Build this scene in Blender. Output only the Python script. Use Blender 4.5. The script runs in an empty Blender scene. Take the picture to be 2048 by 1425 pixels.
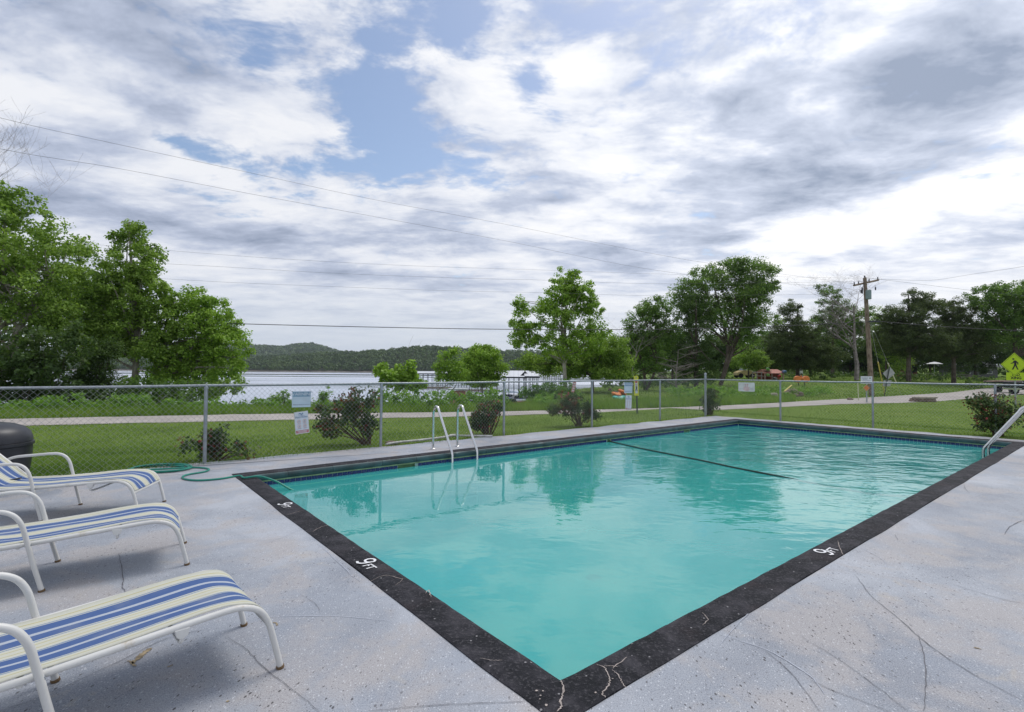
import bpy, bmesh, math, random
import numpy as np
from mathutils import Vector, Matrix
random.seed(7)
rng = np.random.default_rng(11)
SC = bpy.context.scene
COL = SC.collection
R = math.radians

# ------------------------------------------------------------------ camera
F, PITCH, ROLL, H = 1030.07, .0262, .0072, 1.5       # measured on the photograph (2048 px wide)
CX, CY = 1024.0, 712.5
cam = bpy.data.cameras.new("camera")
cam.sensor_width = 36.0
cam.lens = F / 2048 * 36.0
cam.clip_start = .05
cam.clip_end = 12000
cam_o = bpy.data.objects.new("camera", cam)
COL.objects.link(cam_o)
cam_o.matrix_world = Matrix.Translation((0, 0, H)) @ Matrix.Rotation(math.pi/2 + PITCH, 4, 'X') @ Matrix.Rotation(ROLL, 4, 'Z')
SC.camera = cam_o

SUN_EL, SUN_AZ = 60.0, 38.0          # azimuth: degrees to the right of +Y
# ------------------------------------------------------------------ render / colour
SC.view_settings.view_transform = 'Standard'
SC.view_settings.look = 'None'
SC.view_settings.exposure = 0.15
SC.view_settings.gamma = 1.0
SC.render.engine = 'CYCLES'
SC.cycles.max_bounces = 8
SC.cycles.transparent_max_bounces = 12
SC.cycles.use_denoising = True
try:
    SC.cycles.denoiser = 'OPENIMAGEDENOISE'
except Exception:
    pass

# ------------------------------------------------------------------ node helpers
class NT:
    def __init__(s, tree):
        s.t = tree
        s.n = tree.nodes
    def node(s, typ, **kw):
        n = s.n.new(typ)
        for k, v in kw.items():
            setattr(n, k, v)
        return n
    def put(s, sock, v):
        if v is None:
            return
        if isinstance(v, bpy.types.NodeSocket):
            s.t.links.new(v, sock)
        else:
            if isinstance(v, (tuple, list)) and sock.type == 'RGBA' and len(v) == 3:
                v = (*v, 1)
            sock.default_value = v
    def math(s, op, a, b=None, c=None, clamp=False):
        n = s.node('ShaderNodeMath', operation=op, use_clamp=clamp)
        s.put(n.inputs[0], a); s.put(n.inputs[1], b)
        if c is not None: s.put(n.inputs[2], c)
        return n.outputs[0]
    def vmath(s, op, a, b=None, scale=None):
        n = s.node('ShaderNodeVectorMath', operation=op)
        s.put(n.inputs[0], a)
        if b is not None: s.put(n.inputs[1], b)
        if scale is not None: s.put(n.inputs['Scale'], scale)
        return n.outputs['Value'] if op in ('DOT_PRODUCT', 'LENGTH', 'DISTANCE') else n.outputs[0]
    def mix(s, f, a, b, blend='MIX'):
        n = s.node('ShaderNodeMix', data_type='RGBA', blend_type=blend)
        s.put(n.inputs[0], f); s.put(n.inputs[6], a); s.put(n.inputs[7], b)
        return n.outputs[2]
    def noise(s, vec, scale, detail=3, rough=.55, dist=0.0, dims='3D'):
        n = s.node('ShaderNodeTexNoise', noise_dimensions=dims)
        s.put(n.inputs['Vector'], vec)
        n.inputs['Scale'].default_value = scale
        n.inputs['Detail'].default_value = detail
        n.inputs['Roughness'].default_value = rough
        n.inputs['Distortion'].default_value = dist
        return n.outputs[0]
    def vor(s, vec, scale, feature='F1', rand=1.0):
        n = s.node('ShaderNodeTexVoronoi', feature=feature)
        s.put(n.inputs['Vector'], vec)
        n.inputs['Scale'].default_value = scale
        n.inputs['Randomness'].default_value = rand
        return n
    def step(s, v, lo, hi, a=0.0, b=1.0):
        n = s.node('ShaderNodeMapRange', interpolation_type='SMOOTHSTEP')
        s.put(n.inputs[0], v)
        n.inputs[1].default_value = lo; n.inputs[2].default_value = hi
        n.inputs[3].default_value = a; n.inputs[4].default_value = b
        return n.outputs[0]
    def ramp(s, v, stops, interp='LINEAR'):
        n = s.node('ShaderNodeValToRGB')
        n.color_ramp.interpolation = interp
        el = n.color_ramp.elements
        while len(el) < len(stops): el.new(.5)
        for e, (p, c) in zip(el, stops):
            e.position = p
            e.color = (*c, 1) if len(c) == 3 else c
        s.put(n.inputs[0], v)
        return n.outputs[0]
    def mapping(s, vec, scale=(1, 1, 1), rot=(0, 0, 0), loc=(0, 0, 0)):
        n = s.node('ShaderNodeMapping')
        s.put(n.inputs[0], vec)
        n.inputs['Scale'].default_value = scale
        n.inputs['Rotation'].default_value = rot
        n.inputs['Location'].default_value = loc
        return n.outputs[0]
    def bump(s, h, strength=.4, dist=.01):
        n = s.node('ShaderNodeBump')
        s.put(n.inputs['Height'], h)
        n.inputs['Strength'].default_value = strength
        n.inputs['Distance'].default_value = dist
        return n.outputs[0]

def ray(px, py):
    x = (px-CX)/F; z = -(py-CY)/F
    c, s = math.cos(ROLL), math.sin(ROLL); x, z = c*x-s*z, s*x+c*z
    c, s = math.cos(PITCH), math.sin(PITCH)
    return Vector((x, c-s*z, s+c*z))
def G(px, py, z=0.0):                      # photo pixel -> point at height z
    d = ray(px, py); return d*((z-H)/d.z) + Vector((0, 0, H))
def PT(px, py, Y):                         # photo pixel -> point at depth Y
    d = ray(px, py); return d*(Y/d.y) + Vector((0, 0, H))

# ------------------------------------------------------------------ sky
world = bpy.data.worlds.new("World")
SC.world = world
world.use_nodes = True
world.cycles.sampling_method = 'MANUAL'
world.cycles.sample_map_resolution = 512
w = NT(world.node_tree)
w.n.clear()
tc = w.node('ShaderNodeTexCoord').outputs['Generated']
dirn = w.vmath('NORMALIZE', tc)
sep = w.node('ShaderNodeSeparateXYZ'); w.put(sep.inputs[0], dirn)
dz = w.math('MAXIMUM', sep.outputs[2], 0.0)
sky = w.node('ShaderNodeTexSky', sky_type='NISHITA', sun_disc=False)
sky.sun_elevation = R(SUN_EL); sky.sun_rotation = R(SUN_AZ)
sky.altitude = 200; sky.air_density = 1.0; sky.dust_density = 1.5; sky.ozone_density = 1.5
SKYK = .10
skyc = w.mix(1.0, sky.outputs[0], (.135, .132, .128), 'MULTIPLY')
inv = w.math('DIVIDE', 1.0, w.math('ADD', dz, .13))
comb = w.node('ShaderNodeCombineXYZ')
w.put(comb.inputs[0], w.math('MULTIPLY', sep.outputs[0], inv))
w.put(comb.inputs[1], w.math('MULTIPLY', sep.outputs[1], inv))
cp = comb.outputs[0]
def blob(px, py, sx, sy, rot=0.0):          # a soft patch of the sky about one direction
    d = ray(px, py).normalized()
    right = Vector((d.y, -d.x, 0)).normalized(); up = right.cross(d).normalized()
    a = right*math.cos(rot) + up*math.sin(rot); b = -right*math.sin(rot) + up*math.cos(rot); c_ = a.cross(b)
    n = w.node('ShaderNodeMapping', vector_type='TEXTURE')
    w.put(n.inputs[0], dirn); n.inputs['Location'].default_value = d
    n.inputs['Rotation'].default_value = Matrix(((a.x, b.x, c_.x), (a.y, b.y, c_.y), (a.z, b.z, c_.z))).to_euler()
    n.inputs['Scale'].default_value = (sx*1.9, sy*1.9, .9)
    g = w.node('ShaderNodeTexGradient', gradient_type='QUADRATIC_SPHERE'); w.put(g.inputs[0], n.outputs[0])
    return g.outputs[1]
def total(items):
    acc = 0.0
    for k, b in items:
        acc = w.math('MULTIPLY_ADD', b, k, acc)
    return acc
# cloud cover: large masses + mottled altocumulus edges
warp = w.node('ShaderNodeTexNoise', noise_dimensions='2D'); w.put(warp.inputs['Vector'], cp)
warp.inputs['Scale'].default_value = 1.6; warp.inputs['Detail'].default_value = 2
cpd = w.vmath('ADD', cp, w.vmath('SCALE', w.vmath('SUBTRACT', warp.outputs[1], (.5, .5, .5)), scale=.16))
n1 = w.noise(w.mapping(cpd, rot=(0, 0, R(-24)), scale=(1, 1.25, 1), loc=(3.1, 1.7, 0)), 1.25, 6, .56, 0, '2D')
n2 = w.noise(w.mapping(cpd, scale=(1, 1.3, 1), loc=(7.3, 2.2, 0)), 5.2, 5, .62, 0, '2D')
cov = w.math('ADD', w.math('MULTIPLY', n1, .55), w.math('MULTIPLY', n2, .45))
hole = total([(-.10, blob(1650, 170, .45, .22, R(15))), (.16, blob(775, 250, .06, .15, R(-10))), (.19, blob(880, 330, .16, .06, R(-8))), (.15, blob(930, 40, .10, .06, 0)), (.11, blob(740, 120, .05, .12, R(10))),
              (.10, blob(520, 110, .09, .06, R(-30))), (.16, blob(340, 280, .16, .022, R(-14))), (.15, blob(600, 330, .12, .028, R(-10))),
              (.14, blob(1130, 70, .08, .045, 0)), (.15, blob(1390, 430, .07, .03, 0)), (.10, blob(1060, 180, .05, .06, 0))])
cov2 = w.math('ADD', w.math('SUBTRACT', cov, hole), w.step(dz, .50, .05, .03, .16))
mask = w.step(cov2, .385, .53)
# thickness: grey undersides
n3 = w.noise(w.mapping(cpd, rot=(0, 0, R(28)), scale=(1, 1.7, 1), loc=(1.3, 5.1, 0)), 1.35, 6, .56, 0, '2D')
dark = total([(.22, blob(1700, 240, .36, .13, R(24))), (.20, blob(1400, 80, .22, .08, R(-10))), (.11, blob(1980, 110, .18, .12, 0)),
              (.15, blob(360, 455, .17, .020, R(-3))), (.14, blob(1090, 402, .10, .012, 0)), (.11, blob(1280, 530, .16, .018, 0)),
              (.07, blob(700, 510, .34, .024, 0)), (.15, blob(1620, 525, .11, .011, R(6))), (.07, blob(200, 60, .30, .10, R(-30))),
              (-.22, blob(1760, 455, .26, .045, R(18))), (-.10, blob(1060, 210, .15, .12, 0)), (-.09, blob(1500, 115, .13, .028, R(24))),
              (-.05, blob(1740, 70, .15, .03, R(32))), (-.08, blob(520, 230, .30, .10, 0)), (-.10, blob(1350, 400, .12, .05, 0))])
streak = w.noise(w.mapping(cpd, scale=(.5, 2.2, 1), loc=(0, .4, 0)), 1.8, 4, .58, 0, '2D')
thick = w.math('ADD', w.math('ADD', n3, dark), w.math('MULTIPLY', w.math('SUBTRACT', streak, .5), w.step(dz, .42, .10, .14, .18)))
thick = w.math('MULTIPLY_ADD', n2, -.36, w.math('ADD', thick, .165))
thick = w.math('MULTIPLY_ADD', w.math('SUBTRACT', thick, .46), w.step(dz, .34, .04, 1.0, .55), .46)
cl = w.ramp(thick, [(.33, (1.0, 1.0, 1.02)), (.45, (.85, .875, .945)), (.58, (.575, .63, .765)), (.80, (.29, .345, .465))])
# forward scattering: clouds are brighter round the hidden sun
sund = Vector((math.sin(R(SUN_AZ))*math.cos(R(28)), math.cos(R(SUN_AZ))*math.cos(R(28)), math.sin(R(28))))
glow = w.math('POWER', w.math('MAXIMUM', w.vmath('DOT_PRODUCT', dirn, tuple(sund)), 0.0), 6.0)
cl = w.mix(1.0, cl, w.ramp(glow, [(0.0, (.80, .815, .84)), (1.0, (1.13, 1.12, 1.09))]), 'MULTIPLY')
col = w.mix(mask, skyc, cl)
# pale air towards the horizon
haze_f = w.step(dz, .20, .0, 0.0, .97)
col = w.mix(haze_f, col, w.mix(glow, (.60, .655, .73), (.93, .93, .94)))
# lower hemisphere: plain ground-like grey
col = w.mix(w.step(sep.outputs[2], -.02, -.06), col, (.16, .17, .15))
bg = w.node('ShaderNodeBackground'); w.put(bg.inputs[0], col); bg.inputs[1].default_value = 1.0
out = w.node('ShaderNodeOutputWorld'); w.put(out.inputs[0], bg.outputs[0])
# Background strength convention: sky texture scaled by SKYK inside its own branch
w.put(bg.inputs[1], 1.0)

sun = bpy.data.lights.new("sun", 'SUN')
sun.energy = 1.5; sun.angle = R(24); sun.color = (1, .965, .91)
sun_o = bpy.data.objects.new("sun", sun); COL.objects.link(sun_o)
sd = Vector((math.sin(R(SUN_AZ))*math.cos(R(SUN_EL)), math.cos(R(SUN_AZ))*math.cos(R(SUN_EL)), math.sin(R(SUN_EL))))
sun_o.rotation_euler = sd.to_track_quat('Z', 'Y').to_euler()

# ------------------------------------------------------------------ object helpers
YAW = .685
UV_U = Vector((math.cos(YAW), math.sin(YAW), 0)); UV_V = Vector((-math.sin(YAW), math.cos(YAW), 0))
def W(uu, vv, z=0.0):                      # pool axes -> world
    return UV_U*uu + UV_V*vv + Vector((0, 0, z))
def touv(p):
    return p.x*UV_U.x + p.y*UV_U.y, p.x*UV_V.x + p.y*UV_V.y

def tag(o, label=None, cat=None, group=None, kind=None):
    if label: o['label'] = label
    if cat: o['category'] = cat
    if group: o['group'] = group
    if kind: o['kind'] = kind
    return o
def thing(name, loc, label, cat, group=None, rz=0.0):
    o = bpy.data.objects.new(name, None); COL.objects.link(o)
    o.empty_display_size = .1
    o.location = loc; o.rotation_euler.z = rz
    return tag(o, label, cat, group)
def base_of(o):
    v = Vector((0, 0, 0))
    while o is not None:
        v += o.location; o = o.parent
    return v
def link(name, me, mat=None, parent=None, loc=(0, 0, 0)):
    o = bpy.data.objects.new(name, me); COL.objects.link(o)
    if mat and not me.materials: me.materials.append(mat)
    o.parent = parent; o.location = loc
    return o

class MB:
    """collects shapes in world (or local) coordinates, builds ONE mesh object"""
    def __init__(s): s.v = []; s.f = []; s.m = []
    def add(s, vs, fs, mi=0):
        b = len(s.v); s.v += [tuple(p) for p in vs]
        s.f += [tuple(i+b for i in f) for f in fs]; s.m += [mi]*len(fs)
        return s
    def box(s, c, size, rz=0.0, rot=None, mi=0, taper=1.0):
        hx, hy, hz = size[0]/2, size[1]/2, size[2]/2
        M = rot if rot is not None else Matrix.Rotation(rz, 3, 'Z')
        vs = []
        for z in (-1, 1):
            t = taper if z > 0 else 1.0
            for x, y in ((-1, -1), (1, -1), (1, 1), (-1, 1)):
                vs.append(Vector(c) + M @ Vector((x*hx*t, y*hy*t, z*hz)))
        return s.add(vs, [(3, 2, 1, 0), (4, 5, 6, 7), (0, 1, 5, 4), (1, 2, 6, 5), (2, 3, 7, 6), (3, 0, 4, 7)], mi)
    def tube(s, pts, rad, n=8, mi=0, cap=True):
        pts = [Vector(p) for p in pts]
        if not isinstance(rad, (list, tuple)): rad = [rad]*len(pts)
        vs, fs = [], []
        ref = None
        for i, p in enumerate(pts):
            t = (pts[min(i+1, len(pts)-1)] - pts[max(i-1, 0)])
            t = t.normalized() if t.length > 1e-9 else Vector((0, 0, 1))
            if ref is None:
                ref = Vector((0, 0, 1)) if abs(t.z) < .9 else Vector((1, 0, 0))
            a = t.cross(ref)
            if a.length < 1e-4: a = t.cross(Vector((1, .3, 0)))
            a.normalize(); b = t.cross(a).normalized(); ref = -b if False else a.cross(t)
            for k in range(n):
                an = 2*math.pi*k/n
                vs.append(p + (a*math.cos(an) + b*math.sin(an))*rad[i])
        for i in range(len(pts)-1):
            for k in range(n):
                k2 = (k+1) % n
                fs.append((i*n+k, i*n+k2, (i+1)*n+k2, (i+1)*n+k))
        if cap:
            fs.append(tuple(range(n-1, -1, -1))); fs.append(tuple(range((len(pts)-1)*n, len(pts)*n)))
        return s.add(vs, fs, mi)
    def lathe(s, prof, c=(0, 0, 0), n=24, mi=0):
        vs, fs = [], []
        for r, z in prof:
            for k in range(n):
                an = 2*math.pi*k/n
                vs.append((c[0]+r*math.cos(an), c[1]+r*math.sin(an), c[2]+z))
        for i in range(len(prof)-1):
            for k in range(n):
                k2 = (k+1) % n
                fs.append((i*n+k, i*n+k2, (i+1)*n+k2, (i+1)*n+k))
        fs.append(tuple(range(n-1, -1, -1))); fs.append(tuple(range((len(prof)-1)*n, len(prof)*n)))
        return s.add(vs, fs, mi)
    def prism(s, poly, o, ax, ay, depth, mi=0):
        """polygon (list of 2D) in plane o+ax*x+ay*y, thick along its normal"""
        o, ax, ay = Vector(o), Vector(ax), Vector(ay)
        nn = ax.cross(ay).normalized()
        k = len(poly)
        front = [o + ax*x + ay*y + nn*(depth/2) for x, y in poly]
        back = [o + ax*x + ay*y - nn*(depth/2) for x, y in poly]
        fs = [tuple(range(k)), tuple(range(2*k-1, k-1, -1))]
        for i in range(k):
            j = (i+1) % k
            fs.append((i, i+k, j+k, j))
        return s.add(front+back, fs, mi)
    def mesh(s, name, off=(0, 0, 0)):
        me = bpy.data.meshes.new(name)
        off = Vector(off)
        me.from_pydata([(p[0]-off.x, p[1]-off.y, p[2]-off.z) for p in s.v], [], s.f)
        return me
    def build(s, name, mat, parent=None, loc=None, local=False, smooth=False, bevel=0.0, mats=None):
        if local: off = Vector((0, 0, 0))
        elif parent is not None: off = base_of(parent)
        else: off = Vector(loc) if loc is not None else Vector((0, 0, 0))
        if parent is not None and loc is not None and not local: off = off + Vector(loc)
        me = s.mesh(name, off)
        for mm in (mats or [mat]): me.materials.append(mm)
        if len(me.materials) > 1: me.polygons.foreach_set('material_index', s.m)
        if smooth:
            me.polygons.foreach_set('use_smooth', [True]*len(me.polygons))
            me.set_sharp_from_angle(angle=R(40))
        o = bpy.data.objects.new(name, me); COL.objects.link(o)
        o.parent = parent
        if loc is not None: o.location = loc
        if bevel:
            b = o.modifiers.new('bevel', 'BEVEL'); b.width = bevel; b.segments = 2; b.limit_method = 'ANGLE'
        return o

def np_mesh(name, verts, faces, mat):
    me = bpy.data.meshes.new(name)
    nv, nf, k = len(verts), len(faces), faces.shape[1]
    me.vertices.add(nv); me.vertices.foreach_set('co', verts.astype(np.float32).ravel())
    me.loops.add(nf*k); me.loops.foreach_set('vertex_index', faces.astype(np.int32).ravel())
    me.polygons.add(nf)
    me.polygons.foreach_set('loop_start', np.arange(0, nf*k, k, dtype=np.int32))
    me.update(calc_edges=True)
    if mat: me.materials.append(mat)
    return me

def bez(pts, n=8):
    """Catmull-Rom through points"""
    pts = [Vector(p) for p in pts]
    P = [pts[0]*2-pts[1]] + pts + [pts[-1]*2-pts[-2]]
    out = []
    for i in range(1, len(P)-2):
        p0, p1, p2, p3 = P[i-1], P[i], P[i+1], P[i+2]
        for k in range(n):
            t = k/n
            out.append(.5*((2*p1) + (p2-p0)*t + (2*p0-5*p1+4*p2-p3)*t*t + (3*p1-p0-3*p2+p3)*t**3))
    out.append(pts[-1])
    return out

def text_mesh(body, size, mat, name, parent, M, align='CENTER', bold=0.0):
    cu = bpy.data.curves.new(name, 'FONT')
    cu.body = body; cu.size = size; cu.align_x = align; cu.align_y = 'CENTER'
    cu.offset = bold*size*.12; cu.resolution_u = 4; cu.fill_mode = 'FRONT'
    t = bpy.data.objects.new('text_tmp', cu)
    me = bpy.data.meshes.new_from_object(t)
    bpy.data.objects.remove(t); bpy.data.curves.remove(cu)
    me.name = name
    me.transform(M)
    if parent is not None: me.transform(Matrix.Translation(-base_of(parent)))
    me.materials.clear(); me.materials.append(mat)
    o = bpy.data.objects.new(name, me); COL.objects.link(o); o.parent = parent
    return o
def frame(o, ax, ay):                       # matrix from plane axes
    ax, ay = Vector(ax).normalized(), Vector(ay).normalized(); n = ax.cross(ay)
    return Matrix(((ax.x, ay.x, n.x, o[0]), (ax.y, ay.y, n.y, o[1]), (ax.z, ay.z, n.z, o[2]), (0, 0, 0, 1)))

# ------------------------------------------------------------------ materials
def material(name):
    m = bpy.data.materials.new(name); m.use_nodes = True
    nt = NT(m.node_tree); nt.n.clear()
    o = nt.node('ShaderNodeOutputMaterial')
    return m, nt, o
def principled(nt, o, col, rough=.6, metal=0.0, normal=None, spec=.5):
    b = nt.node('ShaderNodeBsdfPrincipled')
    nt.put(b.inputs['Base Color'], col); nt.put(b.inputs['Roughness'], rough)
    nt.put(b.inputs['Metallic'], metal); nt.put(b.inputs['Specular IOR Level'], spec)
    if normal is not None: nt.put(b.inputs['Normal'], normal)
    nt.put(o.inputs[0], b.outputs[0])
    return b
def plain(name, col, rough=.6, metal=0.0, var=.12, scale=6.0, spec=.5, bump=.0, bscale=60.0):
    m, nt, o = material(name)
    tcn = nt.node('ShaderNodeTexCoord').outputs['Object']
    nz = nt.noise(tcn, scale, 5, .6)
    d = tuple(c*(1-var*2) for c in col); l = tuple(min(1, c*(1+var)) for c in col)
    c = nt.ramp(nz, [(.3, d), (.7, l)])
    nm = nt.bump(nt.noise(tcn, bscale, 3), bump, .004) if bump else None
    principled(nt, o, c, rough, metal, nm, spec)
    return m
def leafmat(name, cols, trans=.34, patch=.6, tcol=1.25, pw=.35):
    """leaves: colour varies from leaf to leaf and from spray to spray"""
    m, nt, o = material(name)
    geo = nt.node('ShaderNodeNewGeometry')
    tcn = nt.node('ShaderNodeTexCoord').outputs['Object']
    f = nt.math('ADD', nt.math('MULTIPLY', geo.outputs['Random Per Island'], 1-pw),
                nt.math('MULTIPLY', nt.step(nt.noise(tcn, patch, 3), .34, .66), pw))
    c = nt.ramp(f, [(i/(len(cols)-1), k) for i, k in enumerate(cols)])
    d = nt.node('ShaderNodeBsdfPrincipled')
    nt.put(d.inputs['Base Color'], c); d.inputs['Roughness'].default_value = .55
    d.inputs['Specular IOR Level'].default_value = .3
    t = nt.node('ShaderNodeBsdfTranslucent')
    nt.put(t.inputs[0], nt.mix(1.0, c, (tcol, tcol*1.05, tcol*.55), 'MULTIPLY'))
    mx = nt.node('ShaderNodeMixShader'); mx.inputs[0].default_value = trans
    nt.put(mx.inputs[1], d.outputs[0]); nt.put(mx.inputs[2], t.outputs[0])
    nt.put(o.inputs[0], mx.outputs[0])
    return m
M = {}
M['syc'] = leafmat('sycamore_leaf', [(.10, .18, .034), (.18, .29, .05), (.28, .42, .08), (.40, .54, .13)])
M['syc_y'] = leafmat('young_sycamore_leaf', [(.12, .22, .03), (.20, .34, .045), (.31, .47, .075), (.43, .58, .13)])
M['oak'] = leafmat('oak_leaf', [(.055, .11, .028), (.10, .185, .042), (.16, .27, .06), (.25, .36, .095)], .46)
M['dark'] = leafmat('dark_leaf', [(.036, .068, .022), (.062, .112, .034), (.10, .165, .048), (.15, .22, .068)], .4)
M['cedar'] = leafmat('cedar_needle', [(.044, .068, .027), (.075, .108, .04), (.11, .15, .055), (.16, .20, .08)], .36)
M['locust'] = leafmat('locust_leaf', [(.075, .14, .042), (.13, .225, .06), (.20, .31, .085), (.29, .40, .12)], .46)
M['rose'] = leafmat('rose_leaf', [(.026, .052, .02), (.05, .095, .03), (.08, .135, .04), (.17, .09, .05)], .25, 3.0)
M['rose_red'] = leafmat('red_rose_shoot', [(.10, .025, .02), (.16, .04, .03), (.22, .07, .045), (.10, .06, .03)], .3, 3.0)
M['weed'] = leafmat('weed_leaf', [(0.072, 0.160, 0.022), (0.131, 0.261, 0.036), (0.203, 0.362, 0.058), (0.290, 0.435, 0.102)], .4)
M['grass'] = leafmat('grass_blade', [(.07, .12, .02), (.108, .195, .03), (.165, .26, .045), (.26, .30, .09)], .35, .55, 1.25, .6)
M['tallgrass'] = leafmat('tall_grass_blade', [(0.081, 0.149, 0.023), (0.138, 0.241, 0.034), (0.196, 0.322, 0.052), (0.287, 0.345, 0.103)], .4, .4)
M['far'] = leafmat('far_leaf', [(.028, .056, .02), (.055, .10, .03), (.095, .155, .042), (.145, .215, .06)], .2, .02)
M['flower'] = plain('rose_petal', (.55, .10, .12), .6)

def barkmat(name, dark, light, scale=14):
    m, nt, o = material(name)
    tcn = nt.node('ShaderNodeTexCoord').outputs['Object']
    nz = nt.noise(nt.mapping(tcn, scale=(1, 1, .25)), scale, 6, .65)
    big = nt.noise(tcn, 2.2, 3)
    c = nt.ramp(nt.math('ADD', nt.math('MULTIPLY', nz, .6), nt.math('MULTIPLY', big, .4)), [(.38, dark), (.6, light)])
    principled(nt, o, c, .9, 0, nt.bump(nz, .6, .03), .2)
    return m
M['bark'] = barkmat('grey_brown_bark', (.05, .04, .032), (.17, .14, .115))
M['bark_syc'] = barkmat('mottled_sycamore_bark', (.16, .13, .10), (.45, .42, .36), 7)
M['bark_dead'] = barkmat('bleached_dead_wood', (.14, .12, .11), (.34, .30, .28))
M['twig'] = plain('rose_stem', (.09, .05, .035), .8)

# painted pool deck
m, nt, o = material('painted_deck'); M['deck'] = m
tcn = nt.node('ShaderNodeTexCoord').outputs['Object']
big = nt.noise(tcn, .55, 5, .6, .4); mid = nt.noise(nt.mapping(tcn, loc=(5, 3, 0)), 1.7, 5, .6, .3); fine = nt.noise(tcn, 160, 3, .7)
c = nt.ramp(big, [(.38, (.16, .178, .215)), (.50, (.275, .297, .337)), (.60, (.42, .438, .475))])
c = nt.mix(nt.step(mid, .44, .60, 0, .75), c, (.395, .35, .32))
c = nt.mix(nt.step(nt.noise(nt.mapping(tcn, loc=(11, 0, 4)), .9, 5, .65, .6), .50, .64, 0, .55), c, (.215, .25, .31))
c = nt.mix(nt.step(nt.noise(nt.mapping(tcn, loc=(2, 8, 1)), 2.6, 5, .65, .5), .60, .72, 0, .5), c, (.45, .37, .26))
c = nt.mix(.36, c, nt.mix(nt.step(fine, .3, .7), (.12, .13, .16), (.66, .69, .75)))
# chips of aggregate: dark flecks and white flecks
patchy = nt.step(nt.noise(nt.mapping(tcn, loc=(1, 1, 7)), 1.2, 3), .38, .66)
def flecks(vec, scale, size, lim):
    vn = nt.vor(vec, scale)
    sp = nt.node('ShaderNodeSeparateColor'); nt.put(sp.inputs[0], vn.outputs['Color'])
    on = nt.math('LESS_THAN', sp.outputs[0], lim)
    sz = nt.math('MULTIPLY', sp.outputs[1], size)
    return nt.math('MULTIPLY', on, nt.math('LESS_THAN', vn.outputs['Distance'], sz))
dv = nt.mapping(tcn, scale=(1.0, .55, 1), rot=(0, 0, R(35)))
fl = nt.math('MULTIPLY', flecks(dv, 62, .36, .30), nt.math('ADD', .35, nt.math('MULTIPLY', patchy, .65)))
fl2 = nt.math('MULTIPLY', flecks(nt.mapping(dv, loc=(3, 9, 2)), 130, .42, .42), nt.math('ADD', .4, nt.math('MULTIPLY', patchy, .6)))
wh = flecks(nt.mapping(dv, loc=(8, 2, 5)), 105, .40, .36)
c = nt.mix(nt.math('MULTIPLY', wh, .45), c, (.74, .76, .79))
c = nt.mix(nt.math('MULTIPLY', fl2, .6), c, (.09, .085, .09))
c = nt.mix(nt.math('MULTIPLY', fl, .88), c, (.045, .04, .042))
hb = nt.math('SUBTRACT', nt.math('ADD', nt.math('MULTIPLY', nt.noise(tcn, 9, 4), .6), nt.math('MULTIPLY', fine, .25)), nt.math('MULTIPLY', fl, .4))
principled(nt, o, c, nt.ramp(mid, [(.3, (.5,)*3), (.7, (.72,)*3)]), 0, nt.bump(hb, .35, .006), .4)

# dark painted coping
m, nt, o = material('charcoal_coping_paint'); M['coping'] = m
tcn = nt.node('ShaderNodeTexCoord').outputs['Object']
n_ = nt.noise(tcn, 5, 6, .65, .3); st = nt.noise(nt.mapping(tcn, scale=(1, 1, 1), loc=(4, 4, 0)), 60, 4, .7)
c = nt.ramp(n_, [(.36, (.008, .009, .012)), (.5, (.018, .018, .023)), (.64, (.046, .044, .052))])
c = nt.mix(nt.step(st, .51, .66, 0, .6), c, (.10, .096, .105))
c = nt.mix(nt.step(nt.noise(nt.mapping(tcn, loc=(9, 1, 1)), 2.2, 4), .55, .72, 0, .35), c, (.055, .038, .04))
sp_ = nt.vor(tcn, 34); sc_ = nt.node('ShaderNodeSeparateColor'); nt.put(sc_.inputs[0], sp_.outputs['Color'])
dot = nt.math('MULTIPLY', nt.math('LESS_THAN', sc_.outputs[0], .05), nt.math('LESS_THAN', sp_.outputs['Distance'], .2))
c = nt.mix(nt.math('MULTIPLY', dot, .7), c, (.40, .39, .40))
principled(nt, o, c, .78, 0, nt.bump(nt.math('ADD', n_, nt.math('MULTIPLY', st, .6)), 1.0, .016), .22)

M['coping_face'] = plain('teal_coping_nose', (.030, .078, .085), .5, 0, .3, 4)  # dark teal colour for the nose faces, on all four coping runs
M['paint_white'] = plain('white_marking_paint', (.78, .78, .80), .6, 0, .08, 30)
M['crack_pale'] = plain('pale_crack_filler', (.42, .36, .33), .8, 0, .25, 20)
M['crack_dark'] = plain('dark_crack', (.15, .15, .165), .9, 0, .2, 30)
M['crack_blue'] = plain('patched_crack', (.47, .50, .57), .75, 0, .1, 20)
M['rust'] = plain('rust_stain', (.34, .27, .17), .9, 0, .3, 25)
M['basin'] = plain('pool_plaster', (.34, .70, .66), .8, 0, .06, .8)
M['tile'] = plain('cobalt_tile', (.012, .022, .14), .18, 0, .35, 3.0)
M['grout'] = plain('algae_stained_grout', (.20, .30, .16), .85, 0, .2, 8)
M['wallband'] = plain('grout_wall', (.30, .42, .40), .8, 0, .15, 8)
M['skimmer'] = plain('skimmer_plastic', (.06, .13, .05), .6, 0, .25, 9)
M['rope'] = plain('algae_rope', (.022, .045, .035), .8, 0, .3, 20)

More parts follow.
